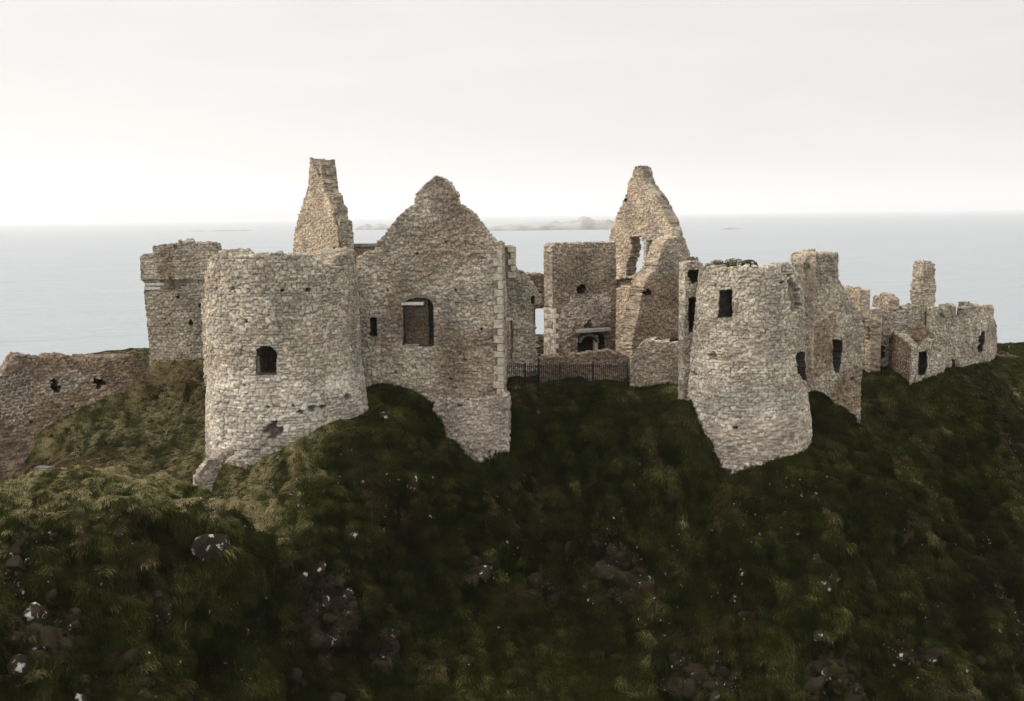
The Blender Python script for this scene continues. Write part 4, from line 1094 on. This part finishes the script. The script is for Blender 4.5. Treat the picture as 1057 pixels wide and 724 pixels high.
# ------------------------------------------------------------------ iron railing
def bar(bm, x0, y0, z0, x1, y1, z1, r):
    d = Vector((x1 - x0, y1 - y0, z1 - z0)); L_ = d.length
    m = Matrix.Translation(((x0 + x1) / 2, (y0 + y1) / 2, (z0 + z1) / 2)) @ d.to_track_quat('Z', 'Y').to_matrix().to_4x4()
    bmesh.ops.create_cone(bm, cap_ends=True, segments=6, radius1=r, radius2=r, depth=L_, matrix=m)
root = empty('iron_railing', (*at(583, 60.6), 34.4)); tag(root, 'dark vertical-bar iron railing across the courtyard edge right of the front gable', 'fence')
fx0, fy0 = at(520, 60.6, 390); fx1, fy1 = at(648, 60.7, 390)
def fz(t, top): return (P(520 + 128 * t, (376 if top else 403) - 2 * t * (0 if top else 1), 60.6))[2]
nb = 62
for k in range(nb + 1):
    t = k / nb; x = fx0 + (fx1 - fx0) * t; y = fy0 + (fy1 - fy0) * t
    bm = bmesh.new(); bar(bm, x, y, fz(t, 0) - .1, x, y, fz(t, 1), .020)
    me = bpy.data.meshes.new('bar'); bm.to_mesh(me); bm.free(); link('bar', me, M_IRON, root)
for zo in (-.12, -1.2):
    bm = bmesh.new(); bar(bm, fx0, fy0, fz(0, 1) + zo, fx1, fy1, fz(1, 1) + zo, .025)
    me = bpy.data.meshes.new('rail'); bm.to_mesh(me); bm.free(); link('rail', me, M_IRON, root)
for px in (521, 542, 556, 578, 612, 647.5):
    t = (px - 520) / 128; x = fx0 + (fx1 - fx0) * t; y = fy0 + (fy1 - fy0) * t
    bm = bmesh.new(); bar(bm, x, y, fz(t, 0) - .3, x, y, fz(t, 1) + .08, .05)
    me = bpy.data.meshes.new('post'); bm.to_mesh(me); bm.free(); link('post', me, M_IRON, root)
bm = bmesh.new()
a = P(1041, 372, 82); bar(bm, a[0], a[1], a[2] - .3, a[0], a[1], P(1041, 357, 82)[2], .07)
me = bpy.data.meshes.new('fence_post'); bm.to_mesh(me); bm.free(); o = link('fence_post', me, M_WOOD)
tag(o, 'thin lone fence post beyond the rubble wall at the far right', 'post')

# ================================================================== SEA, ISLANDS, HEADLAND
def sea_mat():
    m = bpy.data.materials.new('sea_water'); m.use_nodes = True
    t = m.node_tree; b = t.nodes['Principled BSDF']
    b.inputs['Base Color'].default_value = (.24, .27, .28, 1); b.inputs['Roughness'].default_value = .38  # lighter than real water, haze glare put into the base colour
    b.inputs['IOR'].default_value = 1.33
    g = N(t, 'ShaderNodeTexCoord')
    l = t.links.new
    prev = None
    for (sc_, dist, st_, asp) in ((.010, 14.0, .8, .30), (.05, 3.5, 1.0, .35), (.28, .8, 1.0, .5)):
        mp2 = N(t, 'ShaderNodeMapping'); mp2.inputs['Scale'].default_value = (sc_ * asp, sc_, sc_); mp2.inputs['Rotation'].default_value = (0, 0, .25)
        n_ = N(t, 'ShaderNodeTexNoise'); n_.inputs['Scale'].default_value = 1; n_.inputs['Detail'].default_value = 4
        bp = N(t, 'ShaderNodeBump'); bp.inputs['Strength'].default_value = st_; bp.inputs['Distance'].default_value = dist
        l(g.outputs['Object'], mp2.inputs[0]); l(mp2.outputs[0], n_.inputs[0]); l(n_.outputs[0], bp.inputs['Height'])
        if prev: l(prev.outputs[0], bp.inputs['Normal'])
        prev = bp
    l(prev.outputs[0], b.inputs['Normal'])
    return m
R_SEA = 45000.
rings = [0, 30, 80, 200, 600, 2000, 6000, 16000, R_SEA]
V = [(0, 60, 0)]; T = []; Qd = []
ns = 96
for r in rings[1:]:
    for k in range(ns): V.append((r * math.cos(2 * math.pi * k / ns), 60 + r * math.sin(2 * math.pi * k / ns), 0))
for k in range(ns): T.append((0, 1 + k, 1 + (k + 1) % ns))
for q in range(len(rings) - 2):
    a = 1 + q * ns; b = a + ns
    for k in range(ns): Qd.append((a + k, b + k, b + (k + 1) % ns, a + (k + 1) % ns))
sea = link('sea', mesh_np('sea', np.array(V, float), np.array(Qd), None, True, np.array(T)), sea_mat()); tag(sea, kind='structure')

M_ISL = plain('hazed_turf', (.25, .25, .23), var=.4, sc=.02)  # pale grey turf, distance haze painted into the colour
def island(name, px0, px1, py, prof, depth, seed, mat=M_ISL):
    """prof: list of (fraction, height in px above the waterline)"""
    v = ray((px0 + px1) / 2, py); Yd = CAMZ / -v[2] * v[1]
    xa = P(px0, py, Yd)[0]; xb = P(px1, py, Yd)[0]; m_px = Yd / F
    nx_, ny_ = 160, 40
    fr = np.linspace(0, 1, nx_); fy = np.linspace(-1, 1, ny_)
    Fx, Fy = np.meshgrid(fr, fy, indexing='ij')
    hp = np.interp(Fx, [p[0] for p in prof], [p[1] for p in prof]) * m_px
    e = np.clip(1 - Fy ** 2, 0, 1) ** .5
    hh = hp * e * (.75 + .5 * fbm2(Fx * 14, Fy * 4, 4, seed)) - 1.2 + 2.5 * (fbm2(Fx * 60, Fy * 12, 3, seed) - .5) * (hp > 3)
    Xx = xa + (xb - xa) * Fx; Yy = Yd + depth * (Fy + .15 * (fbm2(Fx * 9, Fy, 3, seed) - .5))
    i_ = np.arange(nx_ * ny_).reshape(nx_, ny_)
    Qq = np.stack([i_[:-1, :-1].ravel(), i_[1:, :-1].ravel(), i_[1:, 1:].ravel(), i_[:-1, 1:].ravel()], 1)
    o = link(name, mesh_np(name, np.stack([Xx.ravel(), Yy.ravel(), hh.ravel()], 1), Qq), mat); tag(o, kind='structure')
    return o
island('island', 492, 652, 237.3, [(0, 0), (.05, 3), (.15, 5), (.35, 7), (.55, 8), (.64, 9), (.67, 12), (.72, 12), (.76, 9), (.85, 9), (.95, 5), (1, 0)], 90, 3)
island('island', 366, 412, 237.2, [(0, 0), (.1, 3), (.3, 6), (.4, 4), (.6, 6), (.8, 3), (1, 0)], 60, 4)
island('skerry', 740, 768, 237.0, [(0, 0), (.2, 1), (.5, 1.8), (.8, 1.6), (1, 0)], 25, 5)
island('skerry', 196, 268, 238.8, [(0, .8), (.1, 1.3), (.25, .7), (.5, 1.4), (.8, 1.2), (1, 0)], 20, 6)
# far faint headland
Yh = 22000.
nx_ = 120; fr = np.linspace(0, 1, nx_)
prof = np.interp(fr, [0, .12, .3, .42, .6, .85, 1], [5, 13, 18, 19.5, 15, 7, 2]) * Yh / F * (1 + .06 * (fbm2(fr * 20, fr * 0, 4) - .5))
V = []
for k in range(nx_):
    x = P(-120 + 470 * fr[k], 226, Yh)[0]
    V += [(x, Yh - 1500, -2), (x, Yh, prof[k] + 40), (x, Yh + 900, -2)]
i_ = np.arange(nx_ * 3).reshape(nx_, 3)
Qq = np.stack([i_[:-1, :-1].ravel(), i_[1:, :-1].ravel(), i_[1:, 1:].ravel(), i_[:-1, 1:].ravel()], 1)
o = link('headland', mesh_np('headland', np.array(V), Qq), plain('headland_turf', (.10, .11, .08), var=.4, sc=.002)); tag(o, kind='structure')

# ------------------------------------------------------------------ haze
HZ = R_SEA + 2500
bm = bmesh.new(); bmesh.ops.create_cube(bm, size=1)
zt2 = 480.; zb2 = -6.
for v in bm.verts: v.co = Vector((v.co.x * 2 * HZ, v.co.y * 2 * HZ + 60, zb2 if v.co.z < 0 else zt2))
me = bpy.data.meshes.new('haze'); bm.to_mesh(me); bm.free()
m = bpy.data.materials.new('haze'); m.use_nodes = True; t = m.node_tree; t.nodes.clear()
om = N(t, 'ShaderNodeOutputMaterial'); pv = N(t, 'ShaderNodeVolumePrincipled')
pv.inputs['Color'].default_value = (.865, .865, .87, 1); pv.inputs['Density'].default_value = .0001; pv.inputs['Anisotropy'].default_value = .3
t.links.new(pv.outputs[0], om.inputs['Volume'])
hz = link('haze', me, m); tag(hz, 'pale sea haze over the water', 'haze', kind='stuff')
